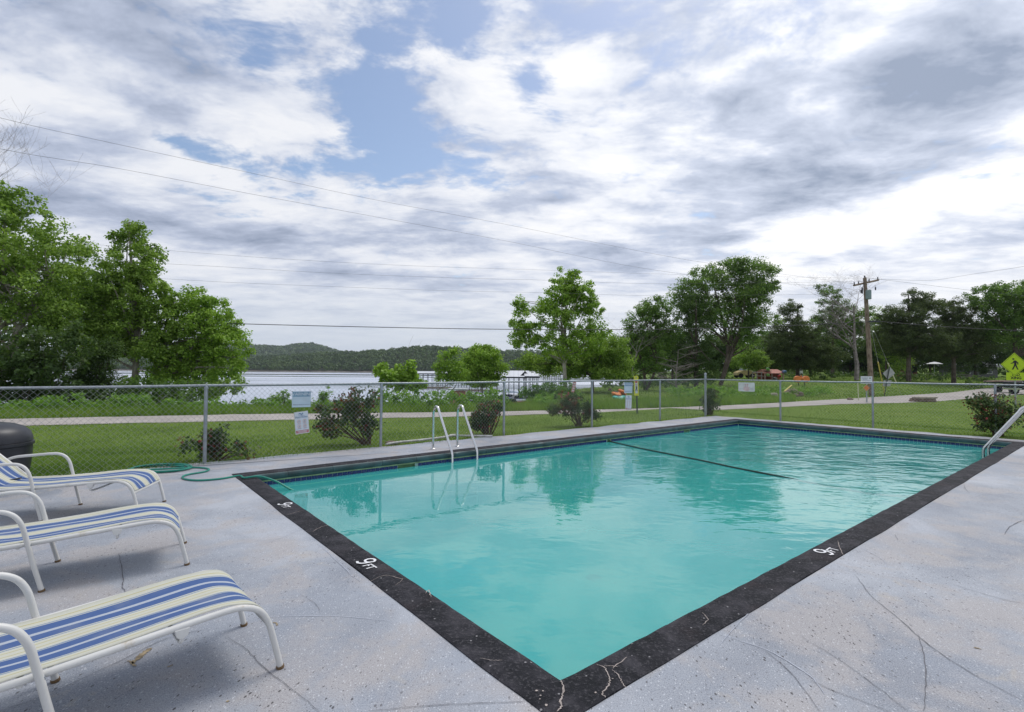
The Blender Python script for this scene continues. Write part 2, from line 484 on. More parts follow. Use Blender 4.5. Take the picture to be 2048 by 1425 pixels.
# pool water: cloudy turquoise under a rippled reflecting surface
m, nt, o = material('pool_water'); M['water'] = m
tcn = nt.node('ShaderNodeTexCoord').outputs['Object']
wm = nt.mapping(tcn, rot=(0, 0, R(12)), scale=(1, 1.5, 1))
uax = nt.vmath('DOT_PRODUCT', tcn, tuple(UV_U)); vax = nt.vmath('DOT_PRODUCT', tcn, tuple(UV_V))
breeze = nt.step(nt.math('SUBTRACT', uax, nt.math('MULTIPLY', vax, .55)), 1.5, 9.5, .42, 5.0)
amp = nt.math('MULTIPLY', breeze, nt.step(nt.noise(tcn, .25, 2, .5, .3), .36, .64, .65, 1.25))
r1 = nt.noise(wm, 1.6, 2, .5, .4); r2 = nt.noise(nt.mapping(wm, loc=(3, 7, 0)), 4.6, 2, .5, .6); r3 = nt.noise(wm, 12, 2, .5, .3)
hgt = nt.math('ADD', nt.math('MULTIPLY', r1, 1.0), nt.math('ADD', nt.math('MULTIPLY', r2, .30), nt.math('MULTIPLY', r3, .035)))
hgt = nt.math('MULTIPLY', hgt, amp)
bn = nt.bump(hgt, 1.0, .0062)
tur = nt.mix(nt.noise(tcn, .35, 4, .55, .5), (.022, .37, .365), (.10, .57, .54))
dif = nt.node('ShaderNodeBsdfDiffuse'); nt.put(dif.inputs[0], tur)
tr = nt.node('ShaderNodeBsdfTransparent'); nt.put(tr.inputs[0], (.42, .93, .90, 1))
mx = nt.node('ShaderNodeMixShader'); mx.inputs[0].default_value = .40
nt.put(mx.inputs[1], dif.outputs[0]); nt.put(mx.inputs[2], tr.outputs[0])
gl = nt.node('ShaderNodeBsdfGlossy'); gl.inputs['Roughness'].default_value = .015; nt.put(gl.inputs['Normal'], bn)
gl.inputs[0].default_value = (1, 1, 1, 1)
fr = nt.node('ShaderNodeFresnel'); fr.inputs[0].default_value = 1.55; nt.put(fr.inputs['Normal'], bn)
mx2 = nt.node('ShaderNodeMixShader'); nt.put(mx2.inputs[0], fr.outputs[0])
nt.put(mx2.inputs[1], mx.outputs[0]); nt.put(mx2.inputs[2], gl.outputs[0])
nt.put(o.inputs[0], mx2.outputs[0])

# lake
m, nt, o = material('lake_water'); M['lake'] = m
tcn = nt.node('ShaderNodeTexCoord').outputs['Object']
lk = nt.noise(nt.mapping(tcn, scale=(.35, 1.6, 1)), .5, 3, .5)
ruf = nt.step(nt.noise(nt.mapping(tcn, scale=(.25, 1.5, 1), loc=(40, 10, 0)), .007, 3, .5),   .40, .56, .09, .30)
lb = nt.bump(lk, .06, .06)
dk = nt.node('ShaderNodeBsdfDiffuse'); nt.put(dk.inputs[0], (.20, .245, .30))
lg = nt.node('ShaderNodeBsdfGlossy'); nt.put(lg.inputs['Roughness'], ruf); nt.put(lg.inputs['Normal'], lb); lg.inputs[0].default_value = (.93, .95, 1, 1)
lf = nt.node('ShaderNodeFresnel'); lf.inputs[0].default_value = 1.33
lm = nt.node('ShaderNodeMixShader'); nt.put(lm.inputs[0], lf.outputs[0]); nt.put(lm.inputs[1], dk.outputs[0]); nt.put(lm.inputs[2], lg.outputs[0])
nt.put(o.inputs[0], lm.outputs[0])

# ground
m, nt, o = material('lawn_ground'); M['lawn'] = m
tcn = nt.node('ShaderNodeTexCoord').outputs['Object']
a_ = nt.noise(tcn, .35, 5, .6, .3); b_ = nt.noise(tcn, 5, 5, .7); d_ = nt.noise(nt.mapping(tcn, scale=(.35, 1.6, 1), rot=(0, 0, R(10))), .9, 4, .6)
c = nt.ramp(nt.math('ADD', nt.math('MULTIPLY', a_, .5), nt.math('MULTIPLY', b_, .5)),
            [(.33, (.072, .12, .018)), (.5, (.118, .185, .03)), (.66, (.18, .24, .05))])
c = nt.mix(nt.step(d_, .55, .75, 0, .45), c, (.17, .165, .06))
c = nt.mix(nt.step(nt.noise(tcn, 14, 4, .7), .60, .72, 0, .5), c, (.12, .10, .045))
principled(nt, o, c, .95, 0, nt.bump(b_, .7, .05), .1)
m, nt, o = material('asphalt_lane'); M['road'] = m
tcn = nt.node('ShaderNodeTexCoord').outputs['Object']
a_ = nt.noise(tcn, .6, 5, .6); b_ = nt.noise(tcn, 45, 4, .8)
c = nt.ramp(a_, [(.35, (.36, .325, .30)), (.65, (.52, .475, .44))])
c = nt.mix(.35, c, nt.mix(b_, (.12, .11, .10), (.56, .53, .50)))
principled(nt, o, c, .95, 0, nt.bump(b_, .5, .01), .08)
M['hill'] = plain('wooded_hill_soil', (.045, .06, .025), .95, 0, .3, .02)
M['shore'] = plain('shore_rock', (.17, .145, .12), .95, 0, .25, .05)

M['galv'] = plain('galvanised_steel', (.36, .39, .42), .48, .55, .12, 9)
M['galv_wire'] = plain('galvanised_wire', (.40, .42, .43), .5, .4, .1, 30)
M['steel'] = plain('polished_steel', (.72, .72, .71), .2, 1.0, .05, 6)
M['alum'] = plain('white_enamel_tube', (.72, .72, .71), .38, 0, .05, 5)
m, nt, o = material('white_enamel_tube_rusty'); M['alum'] = m
tcn = nt.node('ShaderNodeTexCoord').outputs['Object']
rs = nt.step(nt.noise(tcn, 7, 5, .65, .4), .58, .74, 0, .75)
c = nt.mix(rs, nt.ramp(nt.noise(tcn, 4, 3), [(.3, (.58, .575, .55)), (.7, (.70, .695, .67))]), (.42, .33, .20))
principled(nt, o, c, .42, 0, None, .5)
M['rubber'] = plain('rusty_glide', (.16, .10, .05), .9)
# striped sling: stripes run along the lounger, laid out across its width
m, nt, o = material('striped_sling'); M['sling'] = m
tcn = nt.node('ShaderNodeTexCoord').outputs['Object']
sx = nt.node('ShaderNodeSeparateXYZ'); nt.put(sx.inputs[0], tcn)
t = nt.math('DIVIDE', nt.math('ADD', sx.outputs[1], .275), .55)
CR, YL, BL, LB, GR = (.53, .53, .45), (.45, .41, .22), (.062, .115, .275), (.13, .21, .36), (.40, .44, .50)
stops = [(0, CR), (.06, YL), (.075, CR), (.125, LB), (.137, CR), (.152, BL), (.262, GR), (.30, BL), (.395, CR), (.405, LB), (.418, CR), (.462, YL), (.476, CR),
         (.525, YL), (.538, CR), (.575, LB), (.587, CR), (.602, BL), (.697, GR), (.735, BL), (.845, CR), (.857, LB), (.869, CR), (.92, YL), (.935, CR)]
c = nt.ramp(t, stops[:31], 'CONSTANT')
wv = nt.noise(nt.mapping(tcn, scale=(1, 1, 1)), 320, 2)
c = nt.mix(.22, c, nt.mix(wv, (.2, .2, .2), (.9, .9, .9)), 'OVERLAY')
c = nt.mix(nt.step(nt.noise(tcn, 3.5, 4, .6), .5, .75, 0, .25), c, (.40, .40, .36))
principled(nt, o, c, .75, 0, nt.bump(wv, .3, .002), .25)

M['tank'] = plain('black_filter_plastic', (.022, .024, .032), .42, 0, .25, 3)
M['hose'] = plain('green_hose', (.018, .25, .18), .4, 0, .12, 12)
M['pvc'] = plain('dirty_pvc', (.52, .52, .50), .55, 0, .2, 9)
M['sign_white'] = plain('sign_white', (.66, .70, .76), .5, 0, .04, 8)
M['sign_blue'] = plain('faded_sign_blue', (.16, .30, .44), .5, 0, .15, 12)
M['sign_pale'] = plain('faded_sign_ground', (.52, .62, .70), .5, 0, .06, 6)
M['ink_blue'] = plain('sign_ink_blue', (.06, .16, .32), .5)
M['ink_grey'] = plain('sign_ink_grey', (.26, .31, .38), .5)
M['ink_black'] = plain('sign_ink_black', (.012, .012, .014), .5)
M['ink_red'] = plain('sign_ink_red', (.55, .09, .10), .5)
M['pink'] = plain('faded_red_sign', (.62, .26, .27), .5)
M['fluo'] = plain('fluorescent_yellow_green', (.50, .68, .008), .45, 0, .04, 5)
M['fluo2'] = plain('fluorescent_yellow', (.72, .72, .02), .45, 0, .04, 5)
M['orange'] = plain('orange_paint', (.72, .22, .05), .5, 0, .1, 5)
M['salmon'] = plain('faded_orange_sign', (.62, .25, .13), .5)
M['alum_back'] = plain('sign_back_aluminium', (.36, .38, .36), .5, .3, .08, 5)
M['post_dark'] = plain('dark_sign_post', (.045, .06, .05), .6)
M['pole'] = barkmat('weathered_pole_wood', (.13, .095, .07), (.30, .24, .19), 9)
M['xfmr'] = plain('transformer_grey', (.22, .30, .30), .5)
M['wire'] = plain('power_cable', (.025, .027, .032), .6)
M['wire_thin'] = plain('bare_conductor', (.10, .11, .13), .6)
M['yellow'] = plain('yellow_guy_sleeve', (.62, .52, .12), .5)
M['cream_post'] = plain('cream_marker', (.60, .60, .42), .5)
M['stone'] = plain('limestone', (.22, .165, .13), .9, 0, .25, 5, bump=.5, bscale=14)
M['rock_pale'] = plain('pale_rock', (.42, .36, .31), .9, 0, .2, 4, bump=.5, bscale=10)
M['roofmetal'] = plain('white_metal_roof', (.66, .67, .70), .4, .2, .06, .6)
M['dockwood'] = plain('dock_timber', (.30, .24, .18), .85, 0, .2, 2)
M['dockdark'] = plain('dark_dock_steel', (.05, .055, .06), .7)
M['boat_white'] = plain('boat_gelcoat', (.70, .71, .73), .3, 0, .05, 2)
M['boat_blue'] = plain('boat_blue', (.06, .10, .22), .35)
M['boat_red'] = plain('boat_maroon', (.22, .05, .045), .4)
M['canvas'] = plain('blue_canvas', (.10, .18, .26), .8)
M['glass'] = plain('dark_glass', (.02, .025, .03), .08)
M['red_shed'] = plain('red_shed_paint', (.42, .11, .07), .7, 0, .12, 2)
M['red_roof'] = plain('faded_red_roof', (.42, .17, .13), .7)
M['kay_green'] = plain('kayak_green', (.20, .48, .14), .4)
M['kay_lime'] = plain('kayak_lime', (.35, .62, .22), .4)
M['kay_red'] = plain('kayak_red', (.55, .06, .07), .4)
M['kay_blue'] = plain('kayak_blue', (.12, .25, .50), .4)
M['kay_teal'] = plain('kayak_teal', (.05, .42, .36), .4)
M['sand'] = plain('sandy_soil', (.40, .27, .17), .95, 0, .15, 3)
M['tan'] = plain('tan_paint', (.46, .36, .16), .5)
M['tyre'] = plain('tyre', (.015, .015, .016), .85)
M['truck'] = plain('black_truck_paint', (.010, .011, .013), .2)
M['wood_pink'] = plain('bleached_boards', (.42, .30, .25), .8, 0, .2, 3)
M['house_grey'] = plain('grey_siding', (.10, .10, .105), .8)
M['house_white'] = plain('white_siding', (.66, .66, .64), .7)
M['brick_pink'] = plain('pink_wall', (.48, .22, .17), .85)

# ================================================================== terrain
ROAD_N = [(-500, 871), (-200, 860), (0, 854), (100, 851), (500, 842), (930, 834), (1250, 825), (1447, 820), (1560, 815), (1680, 809), (1800, 806.5), (1880, 803), (1973, 795), (2048, 789), (2200, 779)]
ROAD_F = [(-500, 856), (-200, 845), (0, 839), (100, 837), (500, 829), (930, 825), (1250, 819), (1447, 812), (1560, 806), (1680, 799), (1800, 792), (1900, 786), (1973, 777), (2048, 772), (2200, 766)]
ZR = -.4
rn = [G(*p, ZR) for p in ROAD_N]; rf = [G(*p, ZR) for p in ROAD_F]
RA = np.array([p.x/p.y for p in rf]); RY = np.array([p.y for p in rf])
RAn = np.array([p.x/p.y for p in rn]); RYn = np.array([p.y for p in rn])
LAKE_Z = -5.0
def sm(x, a, b):
    t = np.clip((x-a)/(b-a), 0, 1); return t*t*(3-2*t)
def gz(x, y):
    x = np.asarray(x, float); y = np.asarray(y, float)
    U = x*UV_U.x + y*UV_U.y; V = x*UV_V.x + y*UV_V.y
    d = np.maximum(V-9.35, U-16.9)
    z = -.03 - (.37)*sm(d, 0, 7)
    z = np.where(d < -.2, -.10, z)
    z = np.where((d < -.75) & (U > -6.5) & (V > -6.5), -3.0, z)
    yy = np.maximum(y, .3); a = x/yy; px = CX + F*a
    s = y - np.interp(a, RA, RY)
    D = np.interp(px, [1000, 1200, 1400], [6.6, 6.6, 0.0])
    s0 = np.interp(px, [900, 1048, 1085, 1200, 1400], [1.2, 1.5, 20, 32, 45])
    z = z - D*sm(s, s0, s0+24)
    rise = np.interp(px, [1330, 1500], [0, 1])
    z = z + rise*(1.0*sm(s, 3, 34) + .012*np.maximum(s-40, 0))
    # small unevenness
    n = .05*np.sin(x*.9+1.3)*np.sin(y*.7+.4) + .04*np.sin(x*.37-2)*np.sin(y*.45)
    z = z + n*sm(s, 1.0, 6)*np.where(s < 300, 1, 0)
    return z
def ground(px, Y):
    p = PT(px, 740, Y); return Vector((p.x, p.y, float(gz(p.x, p.y))))

cols = np.concatenate([np.linspace(-2200, -150, 26), np.linspace(-120, 2170, 175), np.linspace(2200, 4300, 26)])
rows = np.concatenate([np.geomspace(.4, 6, 10), np.linspace(6.5, 60, 130), np.geomspace(62, 4000, 60)])
A = (cols-CX)/F
gx = rows[:, None]*A[None, :]; gy = np.repeat(rows[:, None], len(A), 1)
gzv = gz(gx, gy)
verts = np.stack([gx, gy, gzv], -1).reshape(-1, 3)
nc = len(A); ii, jj = np.meshgrid(np.arange(len(rows)-1), np.arange(nc-1), indexing='ij')
q = (ii*nc+jj).ravel()
faces = np.stack([q, q+1, q+nc+1, q+nc], 1)
me = np_mesh('ground', verts, faces, M['lawn'])
me.polygons.foreach_set('use_smooth', [True]*len(me.polygons))
tag(link('ground', me), kind='structure')

# lake
mb = MB(); mb.add([(-5000, 12, LAKE_Z), (5000, 12, LAKE_Z), (5000, 6000, LAKE_Z), (-5000, 6000, LAKE_Z)], [(0, 1, 2, 3)])
tag(mb.build('lake', M['lake']), kind='structure')

# road: a worn single lane, edges slightly ragged
def resample(pts, n):
    out = []
    for k in range(n+1):
        t = k/n*(len(pts)-1); i = min(int(t), len(pts)-2); out.append(pts[i].lerp(pts[i+1], t-i))
    return out
na, fa = resample(rn, 240), resample(rf, 240)
mb = MB(); vs = []
for i, (a, b) in enumerate(zip(na, fa)):
    d = (b-a).normalized(); e1, e2 = random.uniform(-.10, .10), random.uniform(-.10, .10)
    for t in (0, .25, .5, .75, 1):
        p = a.lerp(b, t) + d*(e1 if t == 0 else e2 if t == 1 else 0)
        vs.append((p.x, p.y, ZR + .012 + .03*math.sin(math.pi*t)))
fs = [(i*5+k, (i+1)*5+k, (i+1)*5+k+1, i*5+k+1) for i in range(240) for k in range(4)]
mb.add(vs, fs)
ro = mb.build('road', M['road'], smooth=True); tag(ro, kind='structure')

# ------------------------------------------------------------------ pool deck
U0, V0, PL, PW, CW = 1.561, 1.572, 14.102, 6.533, .236
U1, V1 = U0+PL, V0+PW
DU0, DU1, DV0, DV1 = -7.0, 16.22, -7.0, 9.06
mb = MB()
def edge_pts(a, b, n, jit):
    return [a.lerp(b, k/n) + Vector((random.uniform(-jit, jit), random.uniform(-jit, jit), 0)) for k in range(n+1)]
inner = [W(U0, V0), W(U1, V0), W(U1, V1), W(U0, V1)]
outer = [W(DU0, DV0), W(DU1, DV0), W(DU1, DV1), W(DU0, DV1+.45)]
for i in range(4):
    j = (i+1) % 4; n = 60
    pi_ = [inner[i].lerp(inner[j], k/n) for k in range(n+1)]
    po = [outer[i].lerp(outer[j], k/n) for k in range(n+1)]
    if i in (1, 2):
        dn = (outer[j]-outer[i]).normalized().cross(Vector((0, 0, 1)))
        po = [po[0]] + [p + dn*(.05*math.sin(k*1.7)+random.uniform(-.04, .04)) for k, p in enumerate(po[1:-1])] + [po[-1]]
    vs = []
    for a, b in zip(pi_, po): vs += [a, b, b-Vector((0, 0, .14))]
    fs = []
    for k in range(n): fs += [(k*3, k*3+1, k*3+4, k*3+3), (k*3+1, k*3+2, k*3+5, k*3+4)]
    mb.add([tuple(p) for p in vs], [tuple(reversed(f)) for f in fs])
deck = mb.build('pool_deck', M['deck']); tag(deck, kind='structure')
def ribbon(pts, width, name, mat, parent, z=.004, taper=True, n=6, wob=.0):
    pts = bez(pts, n); mb = MB(); vs = []
    for i, p in enumerate(pts):
        t = pts[min(i+1, len(pts)-1)] - pts[max(i-1, 0)]; t.z = 0
        t.normalize(); s = Vector((-t.y, t.x, 0))
        k = width*(.35+.65*math.sin(math.pi*i/(len(pts)-1))**.5 if taper else 1)*random.uniform(.55, 1.2)/2
        off = s*random.uniform(-wob, wob)
        zz = p.z + z
        vs += [(p.x-s.x*k+off.x, p.y-s.y*k+off.y, zz), (p.x+s.x*k+off.x, p.y+s.y*k+off.y, zz)]
    mb.add(vs, [(2*i, 2*i+2, 2*i+3, 2*i+1) for i in range(len(pts)-1)])
    return mb.build(name, mat, parent)
def cr(pix, width, mat='crack_dark', wob=.003):
    width *= .6
    return ribbon([G(*p, 0) for p in pix], width, 'crack', M[mat], deck, wob=wob)
# hairline cracks of the deck
cr([(1710, 1150), (1745, 1195), (1800, 1240), (1850, 1285), (1930, 1340), (2048, 1405)], .007)
cr([(1835, 1268), (1848, 1310), (1852, 1360), (1848, 1425)], .008)
cr([(1620, 1362), (1680, 1388), (1720, 1402), (1790, 1430)], .006)
cr([(1530, 1302), (1580, 1345), (1640, 1424)], .006)
cr([(1600, 1272), (1680, 1322), (1760, 1380), (1815, 1424)], .005)
cr([(1900, 1168), (1960, 1187), (2020, 1203), (2048, 1208)], .006)
cr([(2009, 1070), (2018, 1056), (2035, 1046), (2048, 1041)], .010)
cr([(1928, 970), (1932, 980), (1940, 988)], .008)
cr([(1790, 1070), (1796, 1082)], .006)
cr([(450, 1274), (490, 1298), (530, 1338), (600, 1392), (640, 1425)], .005)
cr([(0, 1424), (100, 1388), (250, 1318), (330, 1280), (420, 1257)], .006)
cr([(238, 1108), (242, 1130), (246, 1160), (245, 1175), (252, 1185)], .010)
cr([(740, 1424), (840, 1414), (960, 1408), (1050, 1405)], .006)
cr([(600, 1190), (630, 1208), (640, 1225)], .004)
cr([(450, 1108), (560, 1077), (640, 1040)], .006, 'crack_blue')
cr([(440, 1060), (500, 1050), (560, 1033)], .008, 'crack_blue')
cr([(640, 1090), (680, 1130), (720, 1165)], .009, 'crack_blue', .006)
cr([(520, 1235), (600, 1233), (700, 1235), (800, 1246)], .006, 'crack_blue')
cr([(1440, 1270), (1530, 1300), (1610, 1345), (1650, 1390)], .009, 'crack_blue', .006)
cr([(1560, 1180), (1500, 1225), (1440, 1290)], .008, 'crack_blue')
cr([(1680, 1075), (1720, 1095), (1765, 1120), (1772, 1135)], .006, 'crack_blue')
# rust stains and leaf litter on the deck
def patch(px, py, r, name, mat, parent, z=.003, n=11, asp=1.0):
    c = G(px, py, 0); an0 = random.random()*6; vs = []
    for k in range(n):
        an = 2*math.pi*k/n; rr = r*random.uniform(.5, 1.15)
        vs.append(Vector((c.x+rr*math.cos(an)*asp, c.y+rr*math.sin(an), z)))
    mb = MB(); mb.add(vs, [tuple(range(n))]); return mb.build(name, M[mat], parent)
for pts_, wd_ in (([(303, 1297), (290, 1305), (275, 1318), (262, 1330)], .035), ([(255, 1322), (268, 1330), (272, 1334)], .012), ([(336, 1336), (346, 1330)], .012), ([(1948, 1297), (1962, 1299)], .014), ([(548, 1245), (556, 1252)], .012)):
    ribbon([G(*p, 0) for p in pts_], wd_, 'rust_stain', M['rust'], deck, z=.003, wob=.006, n=9)
patch(455, 1404, .007, 'rust_stain', 'rust', deck)

# ------------------------------------------------------------------ swimming pool
pool = thing('swimming_pool', W((U0+U1)/2, (V0+V1)/2, 0), 'long rectangular swimming pool with dark painted coping and blue waterline tiles', 'swimming pool')
WZ = -.157
bx = MB()
ui0, ui1, vi0, vi1 = U0+CW, U1-CW, V0+CW, V1-CW
FL0, FL1 = -1.5, -1.15
cs = [W(ui0, vi0), W(ui1, vi0), W(ui1, vi1), W(ui0, vi1)]
dz_ = [FL0, FL1, FL1, FL0]
vs = [c + Vector((0, 0, -.02)) for c in cs] + [c + Vector((0, 0, d)) for c, d in zip(cs, dz_)]
bx.add(vs, [(0, 1, 5, 4), (1, 2, 6, 5), (2, 3, 7, 6), (3, 0, 4, 7), (4, 5, 6, 7)])
bx.build('basin', M['basin'], pool)
dr = G(1188, 1155, -1.40); mb = MB(); mb.lathe([(.11, 0), (.11, .02), (.09, .03)], (dr.x, dr.y, -1.42), 20)
mb.build('drain_cover', M['galv'], pool)
# coping blocks, bull-nosed towards the water, painted, slightly irregular
def coping_run(a, b, nin, n, mitre0, mitre1, gap=.002):
    """a->b along the outer edge; nin: direction to the water"""
    L = (b-a).length; t = (b-a).normalized()
    lens = [random.uniform(.8, 1.2) for _ in range(n)]; tot = sum(lens); pos = 0
    wv = lambda s: .010*math.sin(s*2.1+1)+.006*math.sin(s*5.3)
    for k in range(n):
        s0, s1 = pos/tot*L, (pos+lens[k])/tot*L; pos += lens[k]
        prof = [(0, -.05), (0, .006), (.02, .011), (CW-.035, .011), (CW-.008, .001), (CW+.012, -.022), (CW+.016, -.055), (CW+.006, -.088), (CW-.05, -.088)]
        sub = max(3, int((s1-s0)/.12)); vs = []
        for i in range(sub+1):
            for d, z in prof:
                lo = mitre0*d if k == 0 else s0+gap
                hi = L-mitre1*d if k == n-1 else s1-gap
                ss = lo + (hi-lo)*i/sub
                w_ = wv(ss+a.x) if (d == 0 and 0.3 < ss < L-.3) else 0
                j_ = random.uniform(-.003, .003) if d > .19 else 0
                vs.append(a + t*ss + nin*(d+w_*.6+j_) + Vector((0, 0, z+random.uniform(-.0012, .0012))))
        m_ = len(prof); fs = []
        for i in range(sub):
            for j in range(m_-1):
                fs.append((i*m_+j, i*m_+j+1, (i+1)*m_+j+1, (i+1)*m_+j))
        fs.append(tuple(range(m_))); fs.append(tuple(range(sub*m_+m_-1, sub*m_-1, -1)))
        mb = MB(); mb.add(vs, fs)
        mb.m = [1 if (q_ < sub*(m_-1) and q_ % (m_-1) >= 4) else 0 for q_ in range(len(fs))]
        mb.build('coping_block', None, pool, smooth=True, mats=[M['coping'], M['coping_face']])
coping_run(W(U0, V0), W(U1, V0), UV_V, 12, 1, 1, .0004)
coping_run(W(U1, V0), W(U1, V1), -UV_U, 6, 1, 1)
coping_run(W(U1, V1), W(U0, V1), -UV_V, 20, 1, 1)
coping_run(W(U0, V1), W(U0, V0), UV_U, 5, 1, 1, .0004)
# wall band and grout bead under the coping on the two walls one can see
mb = MB()
mb.box(W((ui0+ui1)/2, vi1-.004, -.135), (ui1-ui0, .006, .09), YAW)
mb.build('tile_backing', M['wallband'], pool)
mb = MB(); mb.box(W(ui1-.004, (vi0+vi1)/2, -.135), (.006, vi1-vi0-.02, .09), YAW); mb.build('tile_backing', M['wallband'], pool)
mb = MB(); mb.box(W((ui0+ui1)/2, vi1-.010, -.098), (ui1-ui0-.01, .014, .016), YAW); mb.build('grout_bead', M['grout'], pool)
mb = MB(); mb.box(W(ui1-.010, (vi0+vi1)/2, -.098), (.014, vi1-vi0-.04, .016), YAW); mb.build('grout_bead', M['grout'], pool)
pb = base_of(pool)
mbt = MB().box((0, 0, 0), (.071, .008, .068)); tme = mbt.mesh('tile'); tme.materials.append(M['tile'])
PITCHT = .0775
SKIM = [(3.99, 4.30), (12.44, 12.70)]
k = ui0 + .05
while k < ui1-.04:
    if not any(a-.05 < k < b+.05 for a, b in SKIM) and abs(k-9.33) > .06:
        o_ = link('tile', tme, None, pool, W(k, vi1-.0095, -.142) - pb); o_.rotation_euler = (random.uniform(-.02, .02), random.uniform(-.012, .012), YAW)
    k += PITCHT
k = vi0 + .05
while k < vi1-.03:
    o_ = link('tile', tme, None, pool, W(ui1-.0095, k, -.142) - pb); o_.rotation_euler = (random.uniform(-.02, .02), random.uniform(-.012, .012), YAW+math.pi/2)
    k += PITCHT
for a, b in SKIM:
    mb = MB(); c = (a+b)/2
    mb.box(W(c, vi1-.012, -.111), (b-a, .016, .012), YAW); mb.box(W(a+.01, vi1-.012, -.15), (.02, .016, .066), YAW); mb.box(W(b-.01, vi1-.012, -.15), (.02, .016, .066), YAW)
    mb.box(W(c, vi1-.006, -.16), (b-a-.04, .006, .08), YAW)
    mb.build('skimmer_mouth', M['skimmer'], pool)
# pale cracks on the coping
def pc(pix, wd, mat='crack_pale'):
    ribbon([G(*p, .011) for p in pix], wd, 'coping_crack', M[mat], pool, z=.0035, wob=.004)
pc([(1120, 1360), (1126, 1375), (1124, 1393), (1120, 1404), (1124, 1412), (1115, 1425)], .010)
pc([(1193, 1330), (1208, 1336), (1215, 1346), (1220, 1360), (1216, 1374), (1205, 1388), (1212, 1396)], .007)
pc([(1224, 1341), (1236, 1351), (1244, 1365), (1252, 1377)], .005)
pc([(1226, 1338), (1238, 1328), (1255, 1316)], .005)
pc([(1208, 1334), (1222, 1333), (1236, 1335)], .004)
pc([(735, 1166), (770, 1152), (800, 1158), (805, 1160), (790, 1172)], .004)
pc([(1676, 1082), (1680, 1098), (1688, 1112)], .006)
pc([(1405, 1252), (1416, 1240), (1404, 1226)], .005)
pc([(625, 1065), (640, 1056), (660, 1050)], .006)
pc([(850, 1188), (858, 1182), (862, 1196)], .007)
pc([(960, 1318), (985, 1322), (1005, 1322)], .003)
pc([(575, 1030), (590, 1026), (605, 1022)], .004)
for px, py, r in [(1073, 1388, .010), (1086, 1389, .008), (1081, 1398, .006), (1093, 1417, .012), (1191, 1392, .009), (1080, 1405, .005), (1225, 1364, .006)]:
    patch(px, py, r*.75, 'paint_chip', 'crack_pale', pool, .0155, 9); 
# depth markings
def stroke(mb, pts, wd, o_, ax, ay):
    pts = [Vector((x, y, 0)) for x, y in pts]
    for i in range(len(pts)-1):
        t = (pts[i+1]-pts[i]); t.normalize(); n_ = Vector((-t.y, t.x, 0))*wd/2; e = t*wd*.25
        q = [pts[i]-e-n_, pts[i+1]+e-n_, pts[i+1]+e+n_, pts[i]-e+n_]
        mb.add([Vector(o_)+Vector(ax)*p.x+Vector(ay)*p.y+Vector((0, 0, .0002*i)) for p in q], [(0, 1, 2, 3)])
def depth_mark(uu, vv, ax, ay):
    p = W(uu, vv, .0155); ax = Vector(ax)*1.12; ay = Vector(ay)*1.12
    mb = MB()
    loop = [(-.038+.034*math.cos(R(a_)), .026+.034*math.sin(R(a_))) for a_ in range(0, 361, 30)]
    stroke(mb, loop, .017, p, ax, ay)
    stroke(mb, [(-.004, .028), (-.006, -.012), (-.020, -.045), (-.044, -.062), (-.070, -.052)], .017, p+Vector((0, 0, .003)), ax, ay)
    mb.build('depth_marking', M['paint_white'], pool)
    mb = MB(); o_ = p - Vector(ay)*.018
    stroke(mb, [(.026, -.034), (.026, .022), (.058, .024)], .011, o_, ax, ay); stroke(mb, [(.026, -.004), (.050, -.003)], .010, o_+Vector((0, 0, .002)), ax, ay)
    mb.build('depth_marking', M['paint_white'], pool)
    mb = MB(); stroke(mb, [(.064, .024), (.106, .026)], .011, o_, ax, ay); stroke(mb, [(.085, .024), (.086, -.034)], .011, o_+Vector((0, 0, .002)), ax, ay)
    mb.build('depth_marking', M['paint_white'], pool)
depth_mark(1.675, 5.90, -UV_V, UV_U)
depth_mark(1.675, 3.76, -UV_V, UV_U)
depth_mark(4.75, 1.685, UV_U, UV_V)

# water sheet
n = 80; vs = []; fs = []
mb = MB(); mb.add([W(ui0+.003, vi0+.003, WZ), W(ui1-.013, vi0+.003, WZ), W(ui1-.013, vi1-.013, WZ), W(ui0+.003, vi1-.013, WZ)], [(0, 1, 2, 3)])
pw = mb.build('pool_water', M['water']); tag(pw, 'cloudy turquoise pool water with rippled reflections', None, kind='structure')

# rope across the pool with its wall anchor
rp = [W(9.33, vi1-.03, -.135), W(9.30, vi1-.2, -.150)] + [G(x, y, -.150) for x, y in [(1285, 898), (1340, 909), (1400, 921), (1470, 936), (1547, 951)]] + [W(8.5, 3.1, -.19), W(8.6, 2.4, -.22), W(8.7, vi0+.03, -.16)]
t_ = thing('pool_rope', rp[0], 'dark slack safety rope floating across the pool', 'rope')
MB().tube(bez(rp, 7), .017, 6).build('rope', M['rope'], t_, smooth=True)
mb = MB(); mb.box(W(9.33, vi1-.02, -.125), (.07, .03, .06), YAW); mb.tube([W(9.33, vi1-.03, -.10), W(9.33, vi1-.07, -.12), W(9.33, vi1-.04, -.20)], .014, 6); mb.build('anchor', M['skimmer'], t_)

